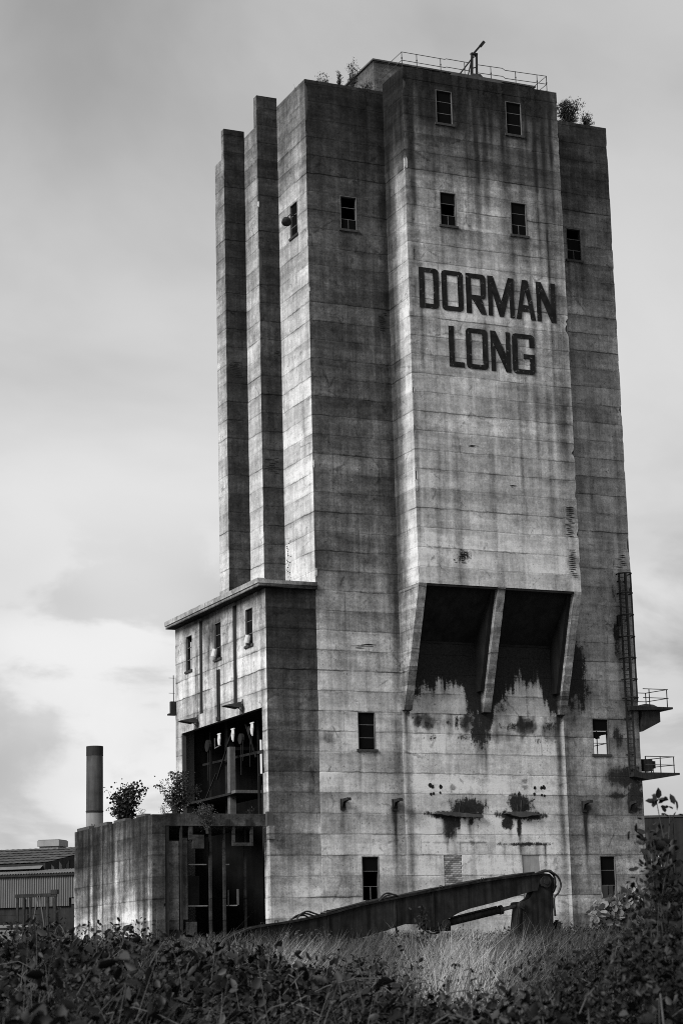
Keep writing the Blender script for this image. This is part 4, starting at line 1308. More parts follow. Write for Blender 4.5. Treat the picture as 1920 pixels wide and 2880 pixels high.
upper = [(28.5, 0.75), (28.98, 1.16), (29.6, 1.46), (30.18, 1.65), (31.0, 1.76), (31.72, 1.84), (33.08, 2.07), (34.74, 2.45), (36.15, 2.69), (37.82, 2.97), (40.07, 3.33), (42.06, 3.57), (43.0, 3.66)]
lower = [(42.75, 2.95), (42.5, 2.92), (40.79, 2.50), (39.6, 2.25), (39.1, 2.1), (38.6, 1.86), (38.3, 1.68), (38.0, 1.48), (37.7, 1.45), (37.5, 1.66), (36.75, 1.70), (35.69, 1.40), (34.4, 1.1), (33.19, .85), (32.6, .80), (31.0, .72), (29.4, .68)]
MB().prism(upper + lower, 'y', YB - .32, YB + .32).build('main_boom', 'boom', boom)
# welded flange edges on the beam, a little proud
for yy_ in (YB - .36, YB + .36):
    b = MB()
    pts_ = smooth_line(upper, 3)
    for i in range(len(pts_) - 1):
        (a, z0_), (c_, z1_) = pts_[i], pts_[i + 1]
        b.bar((a, yy_, z0_ - .01), (c_, yy_, z1_ - .01), .08, .07)
    b.build('flange', 'boom', boom)
for i, x in enumerate((33.3, 36.2, 37.9)):
    zt = np.interp(x, [p[0] for p in upper], [p[1] for p in upper])
    zl = np.interp(x, [p[0] for p in reversed(lower)], [p[1] for p in reversed(lower)])
    MB().bar((x, YB - .335, zl + .05), (x, YB - .335, zt - .05), .09, .03).build('stiffener', 'boom', boom)
stick = [(42.62, 3.0), (42.45, 2.66), (42.2, 2.53), (42.0, 2.46), (41.86, 2.32), (41.55, .5), (43.4, .35), (43.52, 2.8), (43.7, 3.1), (43.62, 3.42), (43.4, 3.62), (43.1, 3.66), (42.8, 3.5)]
st_o = MB().prism(stick, 'y', YB - .26, YB + .26).build('stick_arm', 'boom', boom)
MB().bar((41.92, YB - .28, 2.25), (41.62, YB - .28, .6), .1, .06).build('flange', 'boom', st_o)
MB().bar((43.44, YB - .28, 2.7), (43.34, YB - .28, .5), .1, .06).build('flange', 'boom', st_o)
for (x, z_, r_) in ((43.12, 3.3, .24), (41.98, 2.36, .15), (38.45, 1.66, .17)):
    b = MB(); b.smooth = False
    b.tube([(x, YB - .42, z_), (x, YB + .42, z_)], r_, 14).tube([(x, YB - .46, z_), (x, YB + .46, z_)], r_ * .5, 10)
    b.build('pivot_pin', 'steel', boom)
cy = MB(); cy.smooth = True
cy.tube([(38.45, YB, 1.66), (38.9, YB, 1.74), (41.2, YB, 2.2)], .15, 12)
cyo = cy.build('cylinder_barrel', 'boom', boom)
MB().tube([(41.1, YB, 2.18), (41.22, YB, 2.205)], .19, 12).tube([(38.75, YB - .15, 1.9), (40.9, YB - .15, 2.33)], .03, 6).build('gland', 'steel', cyo)
MB().tube([(41.2, YB, 2.2), (41.95, YB, 2.36)], .085, 10).build('cylinder_rod', 'chrome', boom)
MB().box(37.75, 38.6, YB - .3, YB + .3, 1.42, 1.72).box(38.2, 38.75, YB - .2, YB + .2, 1.38, 1.6).build('cylinder_bracket', 'boom', boom)
hoses = [
    [(31.9, 1.86), (32.1, 2.1), (32.4, 2.22), (32.75, 2.12), (33.1, 2.05), (33.8, 2.22)],
    [(31.7, 1.86), (31.95, 2.05), (32.35, 2.14), (32.8, 2.03), (33.3, 2.1)],
    [(31.6, 1.8), (31.9, 1.98), (32.3, 2.08), (32.6, 1.95), (32.9, 1.98)],
    [(35.6, 2.6), (35.85, 2.85), (36.1, 2.9), (36.45, 2.8), (36.9, 2.82), (37.4, 2.92)],
    [(35.5, 2.58), (35.8, 2.78), (36.15, 2.84), (36.5, 2.75), (37.0, 2.83)],
    [(37.6, 1.7), (37.75, 1.45), (38.0, 1.36), (38.3, 1.4), (38.5, 1.5)],
    [(37.5, 1.7), (37.62, 1.4), (37.95, 1.28), (38.3, 1.34)],
    [(42.8, 3.62), (43.25, 3.78), (43.6, 3.66), (43.75, 3.4), (43.7, 3.0), (43.5, 2.75)],
    [(42.6, 3.6), (43.2, 3.74), (43.68, 3.55), (43.85, 3.2), (43.72, 2.85), (43.5, 2.6), (43.52, 1.9)],
    [(42.9, 3.64), (43.4, 3.76), (43.62, 3.5), (43.58, 3.1), (43.5, 2.9)],
    [(36.1, 2.3), (36.15, 1.9), (36.3, 1.6), (36.35, 1.2)],
]
for i, hpt in enumerate(hoses):
    off = -.34 + .09 * (i % 4)
    b = MB(); b.smooth = True
    b.tube([(x, YB + off, z_) for x, z_ in smooth_line(hpt, 5)], .035 if i < 7 else .045, 6)
    b.build('hose', 'rubber', boom)
for k, dy in enumerate((-.2, 0.0, .2)):
    b = MB(); b.smooth = True
    b.tube([(x, YB + dy, np.interp(x, [p[0] for p in upper], [p[1] for p in upper]) + .05 + .012 * math.sin(x * 3 + k)) for x in np.linspace(33.2, 42.7, 40)], .04, 6)
    b.build('hose', 'rubber', boom)
for x in (30.5, 31.1, 33.3, 35.0, 38.3, 40.2):
    zt = np.interp(x, [p[0] for p in upper], [p[1] for p in upper])
    MB().tube([(x - .07, YB - .3, zt), (x - .05, YB - .3, zt + .13), (x + .05, YB - .3, zt + .13), (x + .07, YB - .3, zt)], .02, 5).build('lifting_eye', 'steel', boom)

# ------------------------------------------------------------------ far background
AX = (-RTH * math.cos(R(14)) + FWH * math.sin(R(14))).normalized()      # along the sheds
BX = (RTH * math.sin(R(14)) + FWH * math.cos(R(14))).normalized()       # across them


def P3(o, a, b, z_):
    q = o + AX * a + BX * b
    return (q.x, q.y, z_)


sh = empty('corrugated_shed', (67.0, 236.5, 4.5), 'long shed with pale corrugated wall behind the bunker at far left', 'shed')
S0 = Vector((72.5, 234.4, 0))


def corrugated(o, a0, a1, b, z0_, z1_, pitch, amp):
    n = int((a1 - a0) / pitch * 6)
    V, F = [], []
    for i in range(n + 1):
        a = a0 + (a1 - a0) * i / n
        d = b - amp * math.sin(2 * math.pi * a / pitch)
        V += [P3(o, a, d, z0_), P3(o, a, d, z1_)]
    F = [(2 * i, 2 * i + 1, 2 * i + 3, 2 * i + 2) for i in range(n)]
    m_ = MB(); m_.v, m_.f = V, F
    return m_


def sheet_run(o, a0, a1, b, z0_, z1_, pitch, amp, name, mat, parent, wide):
    a = a0
    while a < a1 - .01:
        e = min(a + wide, a1)
        corrugated(o, a + .012, e, b, z0_, z1_, pitch, amp).build(name, mat, parent)
        a = e


sheet_run(S0, 2.1, 26, 0, 7.9, 11.45, .28, .07, 'wall_sheet', 'clad', sh, 2.24)
sheet_run(S0, -8, 2.1, 0, 8.85, 11.45, .28, .07, 'wall_sheet', 'clad', sh, 2.24)


def slab3(o, a0, a1, b0, b1, z0_, z1_, zb1=None):
    """box along the shed axes; zb1: extra height at the far edge (roof pitch)"""
    zb1 = zb1 or 0
    V = [P3(o, a, b, z_ + (zb1 if b == b1 else 0)) for a in (a0, a1) for b in (b0, b1) for z_ in (z0_, z1_)]
    m_ = MB(); m_.v = V
    m_.f = [(0, 1, 3, 2), (4, 6, 7, 5), (0, 4, 5, 1), (2, 3, 7, 6), (0, 2, 6, 4), (1, 5, 7, 3)]
    return m_


slab3(S0, -8, 26, -.35, -.05, 11.42, 11.72).build('eaves_gutter', 'cladtrim', sh)
# ribbed edge of the low roof
b = MB()
n = 34 * 22
V, F = [], []
for i in range(n + 1):
    a = -8 + 34 * i / n
    hh = .05 * math.sin(2 * math.pi * a / .34)
    V += [P3(S0, a, -.45, 11.72 + hh), P3(S0, a, 4.0, 12.35 + hh)]
b.v = V; b.f = [(2 * i, 2 * i + 1, 2 * i + 3, 2 * i + 2) for i in range(n)]
b.build('roof', 'asbestos', sh)
slab3(S0, -8, 26, .3, 4.0, 3.5, 8.9).build('wall', 'cladtrim', sh)
for a in (3.9, -1.8, 7.5, 11.4):
    slab3(S0, a, a + .12, -.2, -.05, 4.0, 8.9).build('post', 'steel', sh)
for a in (.4, 1.2):
    slab3(S0, a, a + .65, .12, .25, 8.1, 8.75).build('window_pane', 'clad', sh)
slab3(S0, 5.5, 26, -3.0, -2.8, 5.55, 5.85).build('pipe_rail', 'asbestos', sh)
slab3(S0, 5.0, 24, -6, -5.8, 4.0, 5.2).build('low_wall', 'clad', sh)
b = slab3(S0, 4, 26, -1.2, -1.0, 6.95, 7.05)
b.build('pipe_rail', 'inner', sh)

big = empty('pitched_roof_shed', (72, 250, 4.5), 'large old shed with dark mossy pitched roof and roof vents at far left', 'shed')
E0 = Vector((66.9, 237.9, 0)) + BX * 4.3        # foot of the eaves at the gable end
ridge_b = 21.0
for (a0, a1) in ((0, 24),):
    m_ = MB()
    rows = 6
    for i in range(rows):
        b0_, b1_ = ridge_b * i / rows, ridge_b * (i + 1) / rows + .15
        z0_, z1_ = 13.1 + 3.05 * i / rows, 13.1 + 3.05 * (i + 1) / rows
        k = len(m_.v)
        n = 60
        for j in range(n + 1):
            a = a0 + (a1 - a0) * j / n
            hh = .05 * (j % 2) + .05
            m_.v += [P3(E0, a, b0_, z0_ + hh + .06), P3(E0, a, b1_, z1_ + hh)]
        m_.f += [(k + 2 * j, k + 2 * j + 1, k + 2 * j + 3, k + 2 * j + 2) for j in range(n)]
    m_.build('roof', 'roofsheet', big)
m_ = MB(); m_.v = [P3(E0, 0, 0, 4), P3(E0, 0, ridge_b, 4), P3(E0, 0, ridge_b, 16.1), P3(E0, 0, 0, 13.1)]; m_.f = [(0, 1, 2, 3)]
m_.build('gable_wall', 'cladtrim', big)
for i in range(16):
    b0_ = .6 + i * 1.2
    zt = 13.0 + 3.05 * b0_ / ridge_b
    if random.random() < .55:
        m_ = MB(); q = .05
        m_.v = [P3(E0, -q, b0_, 11), P3(E0, -q, b0_ + .9, 11), P3(E0, -q, b0_ + .9, zt - random.uniform(0, .8)), P3(E0, -q, b0_, zt - random.uniform(0, .8))]
        m_.f = [(0, 1, 2, 3)]
        m_.build('gable_board', random.choice(['inner', 'roofsheet', 'asbestos']), big)
m_ = MB(); m_.v = [P3(E0, 24, 0, 4), P3(E0, 24, ridge_b, 4), P3(E0, 24, ridge_b, 16.1), P3(E0, 24, 0, 13.1), P3(E0, 0, ridge_b, 4), P3(E0, 0, ridge_b, 16.1), P3(E0, 0, 0, 4), P3(E0, 0, 0, 13.1)]
m_.f = [(0, 3, 2, 1), (1, 2, 5, 4), (0, 6, 7, 3)]
m_.build('wall', 'cladtrim', big)
m_ = MB(); m_.v = [P3(E0, -.02 + .3, -.9, 12.45), P3(E0, 6.5, -.9, 12.45), P3(E0, 6.5, .9, 13.2), P3(E0, .3, .9, 13.28)]
m_.f = [(0, 3, 2, 1)]
m_.build('rooflight', 'clad', big)
for (a, w2) in ((1.3, 1.15), (7.6, 1.3)):
    v = slab3(E0, a - w2, a + w2, ridge_b - 1.3, ridge_b + 1.3, 16.0, 16.35).build('roof_vent', 'vent', big)
    slab3(E0, a - w2 - .2, a + w2 + .2, ridge_b - 1.6, ridge_b + 1.6, 16.35, 17.1).build('cowl', 'vent', v)
    slab3(E0, a - w2 - .1, a + w2 + .1, ridge_b - 1.45, ridge_b + 1.45, 17.1, 17.2).build('cowl_cap', 'clad', v)

chim = empty('chimney_stack', (72.45, 231.0, 4.0), 'round concrete chimney stack with black top behind the bunker', 'chimney')
b = MB(); b.smooth = True
CX, CY = 72.45, 231.0
b.lathe(CX, CY, [(.98, 4), (.98, 18.4), (.96, 24.85)], 28)
b.build('shaft', 'stack', chim)
b = MB(); b.lathe(CX, CY, [(.985, 24.85), (.985, 25.95), (.85, 25.97), (.8, 24.9)], 28); b.build('cap', 'stackcap', chim)
b = MB(); b.lathe(CX, CY, [(.97, 18.35), (1.03, 18.37), (1.03, 18.5), (.97, 18.52)], 28); b.build('band', 'stackcap', chim)
b = MB(); b.lathe(CX, CY, [(.985, 4.0), (.988, 18.2)], 28); b.smooth = True; b.build('lower_shaft', 'asbestos', chim)

fr = empty('steel_trestle', (60.0, 205.0, 3.6), 'rusty steel trestle frame standing beside the bunker side wall', 'frame')
FO = Vector((61.0, 206.0, 0))
for a in (0.5, 1.3, 3.2, 3.9, 4.6):
    slab3(FO, a, a + .22, 0, .2, 3.4, 8.15).build('upright', 'steel', fr)
slab3(FO, .4, 4.9, -.05, .25, 7.85, 8.2).build('cross_beam', 'steel', fr)
slab3(FO, .3, 1.0, -.1, .3, 8.1, 8.55).build('cross_beam', 'steel', fr)
for (a0, a1) in ((2.4, 3.2), (2.2, 1.5)):
    MB().bar(P3(FO, a0, -.1, 8.0), P3(FO, a1, -.1, 3.8), .10).build('brace', 'galv', fr)
slab3(FO, 1.6, 3.0, .0, .2, 6.6, 6.8).build('cross_beam', 'steel', fr)

fb = empty('dark_building', (108, 164, 2), 'dark flat-topped building behind the right edge of the tower', 'building')
G0 = Vector((103.4, 164.0, 0))


def rq(a0, a1, b0, b1, z0_, z1_):
    m_ = MB()
    m_.v = [tuple(G0 + RTH * a + FWH * b + Vector((0, 0, z_))) for a in (a0, a1) for b in (b0, b1) for z_ in (z0_, z1_)]
    m_.f = [(0, 1, 3, 2), (4, 6, 7, 5), (0, 4, 5, 1), (2, 3, 7, 6), (0, 2, 6, 4), (1, 5, 7, 3)]
    return m_


rq(-6, 1.15, 0, .4, 1, 12.9).build('wall', 'cladtrim', fb)
rq(2.15, 26, 0, .4, 1, 12.9).build('wall', 'cladtrim', fb)
rq(1.15, 2.15, 0, .4, 9.6, 12.9).build('lintel', 'cladtrim', fb)
rq(1.15, 2.15, 0, .4, 1, 7.3).build('wall', 'cladtrim', fb)
rq(-6, 26, -.1, .5, 12.9, 13.1).build('coping', 'core', fb)
for i in range(11):
    rq(-5.5 + i * 2.9, -5.5 + i * 2.9 + .1, -.06, 0, 1, 12.9).build('wall_rib', 'steel', fb)
lm_ = empty('lattice_mast', (104.5, 163.6, 2), 'slim steel lattice mast in the gap of the dark building', 'mast')
b = MB()
for s in (0, 1):
    p = G0 + RTH * (1.45 + s * .4) - FWH * .6
    b.bar((p.x, p.y, 1.5), (p.x, p.y, 10.0), .09)
for i in range(12):
    p = G0 + RTH * (1.45 + (i % 2) * .4) - FWH * .6
    q = G0 + RTH * (1.45 + ((i + 1) % 2) * .4) - FWH * .6
    b.bar((p.x, p.y, 3 + i * .55), (q.x, q.y, 3.55 + i * .55), .06)
b.build('lattice', 'steel', lm_)

# ------------------------------------------------------------------ vegetation
LEAF_T = np.array([(0, 0, 0), (.26, .30, .05), (.22, .68, .03), (0, 1, -.10), (-.22, .68, .03), (-.26, .30, .05), (0, .45, -.05)], float)
LEAF_F = [(0, 1, 6), (1, 2, 6), (2, 3, 6), (3, 4, 6), (4, 5, 6), (5, 0, 6)]
ROUND_T = np.array([(0, 0, 0), (.40, .22, .05), (.42, .66, .02), (0, 1, -.06), (-.42, .66, .02), (-.40, .22, .05), (0, .5, -.04)], float)
SLIM_T = np.array([(0, 0, 0), (.13, .35, .03), (0, 1, -.1), (-.13, .35, .03)], float)
SLIM_F = [(0, 1, 2), (0, 2, 3)]


def rot_from(d, n):
    """rotation matrices with y along d and z near n (arrays)"""
    d = d / np.linalg.norm(d, axis=1, keepdims=True)
    x = np.cross(d, n)
    x /= np.maximum(np.linalg.norm(x, axis=1, keepdims=True), 1e-6)
    zz = np.cross(x, d)
    return np.stack([x, d, zz], axis=2)


def leaves_mesh(name, pos, d, n, size, alb, T=LEAF_T, F=LEAF_F):
    Rm = rot_from(d, n)
    V = np.einsum('nij,kj->nki', Rm, T) * size[:, None, None] + pos[:, None, :]
    N, K = V.shape[:2]
    Fa = np.array(F)
    faces = (Fa[None] + (np.arange(N) * K)[:, None, None]).reshape(-1, 3)
    me_ = bpy.data.meshes.new(name)
    me_.vertices.add(N * K)
    me_.vertices.foreach_set('co', V.reshape(-1).astype(np.float32))
    nf = len(faces)
    me_.loops.add(nf * 3)
    me_.loops.foreach_set('vertex_index', faces.reshape(-1).astype(np.int32))
    me_.polygons.add(nf)
    me_.polygons.foreach_set('loop_start', np.arange(0, nf * 3, 3, dtype=np.int32))
    me_.polygons.foreach_set('loop_total', np.full(nf, 3, dtype=np.int32))
    me_.update(calc_edges=True)
    at = me_.attributes.new('alb', 'FLOAT', 'POINT')
    at.data.foreach_set('value', np.repeat(alb, K).astype(np.float32))
    return me_


def rdir(n, upb=0.0):
    v = rng.normal(size=(n, 3))
    v[:, 2] += upb
    return v / np.linalg.norm(v, axis=1, keepdims=True)


def cam_xy(d, s):
    """horizontal position at depth d and sideways offset s of the camera axis"""
    return FWH.x * d + RTH.x * s, FWH.y * d + RTH.y * s


# --- brambles: uncountable thicket of the foreground
def bramble(name, n_sprig, dmin, dmax, smin, smax, hfun, size, leafmat, lab, seed):
    u = rng.random(n_sprig)
    d = np.sqrt(dmin ** 2 + (dmax ** 2 - dmin ** 2) * u)
    s = d * (smin + (smax - smin) * rng.random(n_sprig))
    x, y = cam_xy(d, s)
    kind = fbm(x * .9, y * .9, seed)                 # different plants grow in patches
    keep = (fbm(x * 1.6, y * 1.6, seed + 2) > .30) | (rng.random(n_sprig) < .25)
    x, y, d, s, kind = x[keep], y[keep], d[keep], s[keep], kind[keep]
    N = len(x)
    gz = ground_z(x, y)
    top = hfun(x, y, d, s) + .22 * (vn(x * 3.4, y * 3.4, seed + 5) - .5)
    depth = rng.exponential(.17, N)
    spike = (rng.random(N) < .03) * rng.uniform(.05, .32, N)
    z = gz + np.maximum(top - depth + spike, .04)
    base = np.stack([x, y, z], 1)
    ax = rdir(N, .4)
    pos, dr = [], []
    for j in range(4):
        off = rng.normal(size=(N, 3)) * np.array([.075, .075, .06])
        dd = ax * .4 + rdir(N, .0)
        dd[:, 2] -= .25
        pos.append(base + off); dr.append(dd)
    pos = np.concatenate(pos); dr = np.concatenate(dr)
    kk = np.tile(kind, 4)
    nn = rdir(len(pos), .9)
    psz = np.interp(kk, [.25, .42, .5, .58, .75], [.45, .6, 1.0, 1.35, .7])
    sz = size * psz * (.5 + .9 * rng.beta(1.6, 2.0, len(pos)))
    tone = np.interp(kk, [.25, .40, .48, .56, .7], [.08, .16, .85, .4, .1])
    al = rng.beta(.8, 3.4, len(pos)) * tone * 1.2
    al = np.where(rng.random(len(pos)) < .006, rng.uniform(.6, 1.0, len(pos)), al)
    me_ = leaves_mesh(name, pos, dr, nn, sz, np.clip(al, 0, 1))
    return tag(link_mesh(name, me_, leafmat), lab, 'brambles', kind='stuff')


def h_front(x, y, d, s):
    a = s / d        # -.17 left edge .. .17 right edge
    h = .86 + (fbm(x * .5, y * .5, 61) - .5) * 1.5 + (fbm(x * 1.9, y * 1.9, 63) - .5) * .7
    h = h + .30 * sstep(-a, .02, .16) + .0 * sstep(a, .08, .17)
    # thinner in the middle where the pale grass shows behind
    h = h - .8 * sstep(d, 15, 22) * np.exp(-((a - .055) / .05) ** 2)
    h = h - .35 * sstep(d, 20, 28) * np.exp(-((a - .0) / .07) ** 2)
    return h


bramble('bramble_thicket', 52000, 7.2, 16, -.45, .45, h_front, .082, 'leaf', 'dark tangled bramble thicket filling the bottom of the foreground', 77)
bramble('bramble_thicket', 46000, 16, 36, -.36, .36, h_front, .09, 'leaf', 'darker bramble bank behind the nearest thicket, before the grass', 87)
# canes and dead stalks standing out of the thicket
b = MB()
for i in range(1500):
    d = math.sqrt(random.uniform(7.4 ** 2, 30 ** 2)); s_ = d * random.uniform(-.24, .24)
    x, y = cam_xy(d, s_)
    g = gz_ = float(ground_z(np.array(x), np.array(y))); h = max(float(h_front(np.array([x]), np.array([y]), np.array([d]), np.array([s_]))[0]), .3)
    an = random.uniform(0, 6.28)
    if i % 3:
        L_ = random.uniform(.3, 1.2)
        rise = random.uniform(-.1, .25)
        pts = [(x + math.cos(an) * L_ * t, y + math.sin(an) * L_ * t, g + h * (.5 + .45 * math.sin(min(2.2, .4 + 1.9 * t))) + rise * math.sin(math.pi * min(t * 1.1, 1))) for t in np.linspace(0, 1, 6)]
        b.tube(pts, [.006, .006, .005, .004, .004, .003], 4, False)
    else:
        L_ = random.uniform(.05, .3); hh = h + random.uniform(.0, .4)
        pts = [(x + math.cos(an) * L_ * t, y + math.sin(an) * L_ * t, g + hh * t) for t in (.3, .6, .85, 1)]
        b.tube(pts, [.005, .004, .003, .002], 4, False)
tag(b.build('bramble_cane', 'cane'), 'thin canes and dead stalks rising out of the thicket', 'brambles', kind='stuff')


# --- grass: uncountable
def grass(name, n, dmin, dmax, amin, amax, hmin, hmax, lab, wind=.35, pale=(0.3, 1.0), mask=None):
    d = np.sqrt(dmin ** 2 + (dmax ** 2 - dmin ** 2) * rng.random(n)); s = d * (amin + (amax - amin) * rng.random(n))
    x, y = cam_xy(d, s)
    if mask is not None:
        k = mask(x, y, d, s / d) > rng.random(n)
        x, y, d, s = x[k], y[k], d[k], s[k]
    n = len(x)
    z = ground_z(x, y) - .03
    h = rng.uniform(hmin, hmax, n) * (.3 + 1.4 * fbm(x * .6, y * .6, 91))
    wd = np.maximum(.004, d * .00016) * rng.uniform(.8, 1.6, n)
    lean = rng.normal(size=(n, 2)) * .30 + np.array([RTH.x, RTH.y]) * wind
    side = np.stack([RTH.x + rng.normal(size=n) * .4, RTH.y + rng.normal(size=n) * .4, np.zeros(n)], 1)
    side /= np.linalg.norm(side, axis=1, keepdims=True)
    P0 = np.stack([x, y, z], 1)
    P1 = P0 + np.stack([lean[:, 0] * h * .35, lean[:, 1] * h * .35, h * .6], 1)
    P2 = P0 + np.stack([lean[:, 0] * h, lean[:, 1] * h, h * .97], 1)
    V = np.stack([P0 - side * wd[:, None], P0 + side * wd[:, None], P1 + side * wd[:, None] * .8, P1 - side * wd[:, None] * .8, P2], 1)
    base = (np.arange(n) * 5)[:, None]
    tr = np.concatenate([base + np.array([[0, 1, 2]]), base + np.array([[0, 2, 3]]), base + np.array([[3, 2, 4]])], 0)
    me_ = bpy.data.meshes.new(name)
    me_.vertices.add(n * 5); me_.vertices.foreach_set('co', V.reshape(-1).astype(np.float32))
    nf = len(tr)
    me_.loops.add(nf * 3); me_.loops.foreach_set('vertex_index', tr.reshape(-1).astype(np.int32))
    me_.polygons.add(nf)
    me_.polygons.foreach_set('loop_start', np.arange(0, nf * 3, 3, dtype=np.int32)); me_.polygons.foreach_set('loop_total', np.full(nf, 3, dtype=np.int32))
    me_.update(calc_edges=True)
    al = np.clip(rng.uniform(pale[0], pale[1], n) * (.12 + 1.5 * sstep(fbm(x * .3, y * .3, 95), .35, .68)) * (.16 + 1.0 * np.exp(-((s / d - .050) / .024) ** 2) + .5 * np.exp(-((s / d + .035) / .018) ** 2)), 0, 1)
    at = me_.attributes.new('alb', 'FLOAT', 'POINT'); at.data.foreach_set('value', np.repeat(al, 5).astype(np.float32))
    return tag(link_mesh(name, me_, 'grass'), lab, 'grass', kind='stuff')


def gmask(x, y, d, a):
    return .10 + 1.3 * sstep(fbm(x * .16, y * .16, 33), .42, .62)


grass('wild_grass', 14000, 8.5, 24, -.4, .4, .7, 1.35, 'thin grass stems growing up through the nearest brambles', wind=.3, pale=(.0, .45))
grass('tall_grass', 110000, 22, 60, -.3, .3, .35, 1.2, 'pale dry grass standing between the brambles and the boom', wind=.22, mask=gmask)
grass('tall_grass', 95000, 60, 121, -.3, .3, .35, .85, 'pale dry grass stretching from the boom to the tower foot', wind=.22, pale=(.1, .8), mask=gmask)


# low weeds growing through the grass, too many and too mixed to count
def scrub(name, n, dmin, dmax, hmin, hmax, size, lab, seed, thr):
    d = np.sqrt(dmin ** 2 + (dmax ** 2 - dmin ** 2) * rng.random(n)); s = d * (-.3 + .6 * rng.random(n))
    x, y = cam_xy(d, s)
    a = s / d
    dens = sstep(fbm(x * .3, y * .3, seed), thr, thr + .16) + .05
    dens = dens * (1 - .9 * np.exp(-((a - .05) / .045) ** 2) * sstep(d, 24, 30))
    k = dens > rng.random(n)
    x, y, d = x[k], y[k], d[k]
    n = len(x)
    h = hmin + (hmax - hmin) * fbm(x * .6, y * .6, seed + 3) * 1.3
    z = ground_z(x, y) + h * np.sqrt(rng.random(n))
    pos = np.stack([x, y, z], 1) + rng.normal(size=(n, 3)) * .06
    al = np.clip(rng.beta(.9, 3.6, n) * (.25 + .9 * fbm(x * 1.1, y * 1.1, seed + 5)), 0, 1)
    me_ = leaves_mesh(name, pos, rdir(n, .2), rdir(n, 1.2), size * rng.uniform(.5, 1.4, n), al)
    return tag(link_mesh(name, me_, 'leaf'), lab, 'weeds', kind='stuff')


scrub('weed_cover', 58000, 20, 46, .3, .95, .10, 'low dark weeds scattered through the near grass', 141, .44)
scrub('weed_cover', 84000, 46, 120, .25, .85, .14, 'low dark weeds scattered through the grass by the tower foot', 151, .46)

# --- individual shrubs, saplings and weeds


def shrub(name, base, height, spread, nstem, nleaf, lsize, mat, lab, cat, group=None, T=LEAF_T, F=LEAF_F, lean=(0, 0), bare=.25, upb=.5, thick=.02, droop=0.0, alr=(0, 1), shell=.5, fan=.6):
    p = empty(name, base, lab, cat, group)
    bx_, by_, bz_ = base
    stems = MB()
    tips = []
    for i in range(nstem):
        an = random.uniform(0, 6.28); out = random.uniform(.15, 1.0) * spread * fan
        top = Vector((bx_ + lean[0] * height + math.cos(an) * out, by_ + lean[1] * height + math.sin(an) * out, bz_ + height * random.uniform(.6, 1.0)))
        b0_ = Vector((bx_ + random.uniform(-.1, .1) * spread, by_ + random.uniform(-.1, .1) * spread, bz_ - .05))
        pts = []
        for t in np.linspace(0, 1, 7):
            q = b0_.lerp(top, t)
            bow = math.sin(t * math.pi / 2)
            q.x = b0_.x + (top.x - b0_.x) * (t ** 1.5) + random.uniform(-.02, .02) * height
            q.y = b0_.y + (top.y - b0_.y) * (t ** 1.5) + random.uniform(-.02, .02) * height
            pts.append(q)
        stems.tube(pts, [thick * (1 - .75 * t) for t in np.linspace(0, 1, 7)], 5, False)
        for t in range(2, 7):
            if t / 6 >= bare:
                tips.append((pts[t], t / 6))
        # side twigs
        for j in range(3):
            t = random.randint(2, 5)
            q = pts[t]
            e = q + Vector((random.uniform(-1, 1) * spread * .35, random.uniform(-1, 1) * spread * .35, random.uniform(.0, .25) * height))
            stems.tube([q, q.lerp(e, .5) + Vector((0, 0, .02 * height)), e], [thick * .35, thick * .25, thick * .12], 4, False)
            if t / 6 >= bare:
                tips += [(e, 1), (q.lerp(e, .6), 1), (e, 1)]
    stems.build('trunk', 'bark', p)
    idx = rng.integers(0, len(tips), nleaf)
    P = np.array([tuple(tips[i][0]) for i in idx])
    P = P + rng.normal(size=P.shape) * np.array([spread * .13 * shell * 2, spread * .13 * shell * 2, min(height * .05, spread * .12)])
    P[:, 2] = np.maximum(P[:, 2], bz_ + .02)
    d = rdir(nleaf, upb) ; d[:, 2] -= droop
    al = alr[0] + (alr[1] - alr[0]) * rng.beta(1.3, 2.5, nleaf)
    me_ = leaves_mesh('crown', P, d, rdir(nleaf, .8), lsize * rng.uniform(.6, 1.3, nleaf), al, T, F)
    link_mesh('crown', me_, mat, p)
    return p


def gz1(x, y):
    return float(ground_z(np.array(float(x)), np.array(float(y))))


# trees on the bunker deck
shrub('sapling', (43.45, 132.0, 9.3), 3.3, 1.75, 13, 1700, .17, 'leafdark', 'round bushy sapling growing on the bunker roof beside the chimney', 'tree', T=ROUND_T, bare=.12, thick=.04, shell=.45, fan=1.05, lean=(.07, 0))
shrub('sapling', (44.35, 124.4, 9.3), 3.1, 1.35, 11, 2200, .15, 'leafdark', 'taller wispy sapling growing on the bunker roof against the annex opening', 'tree', bare=.25, thick=.04, lean=(.06, 0), alr=(.1, 1.3), fan=1.0)
shrub('hanging_shrub', (45.75, 122.5, 8.5), 2.0, 1.1, 10, 1500, .15, 'leaf', 'pale weed clump hanging over the bunker front edge', 'shrub', T=SLIM_T, F=SLIM_F, droop=.9, bare=0, thick=.02, alr=(.5, 1.2))
for i, (x, y, h) in enumerate(((42.8, 126.5, .6), (43.4, 124.0, .9), (44.0, 123.3, .5), (42.9, 129.0, .45), (48.9, 123.0, .45), (42.7, 136.5, .35))):
    shrub('weed_tuft', (x, y, 9.35), h + .35, .5, 8, 60, .16, 'leafdark', ['thin weed tuft on the bunker wall top right of the round sapling', 'spiky weed tuft on the bunker corner top', 'short weed tuft just behind the bunker front parapet', 'low weed tuft on the middle of the bunker wall top', 'small weed tuft on the bunker parapet below the annex opening', 'tiny weed tuft near the far end of the bunker wall top'][i], 'weed', 'weeds on the bunker', T=SLIM_T, F=SLIM_F, bare=.2, thick=.012)
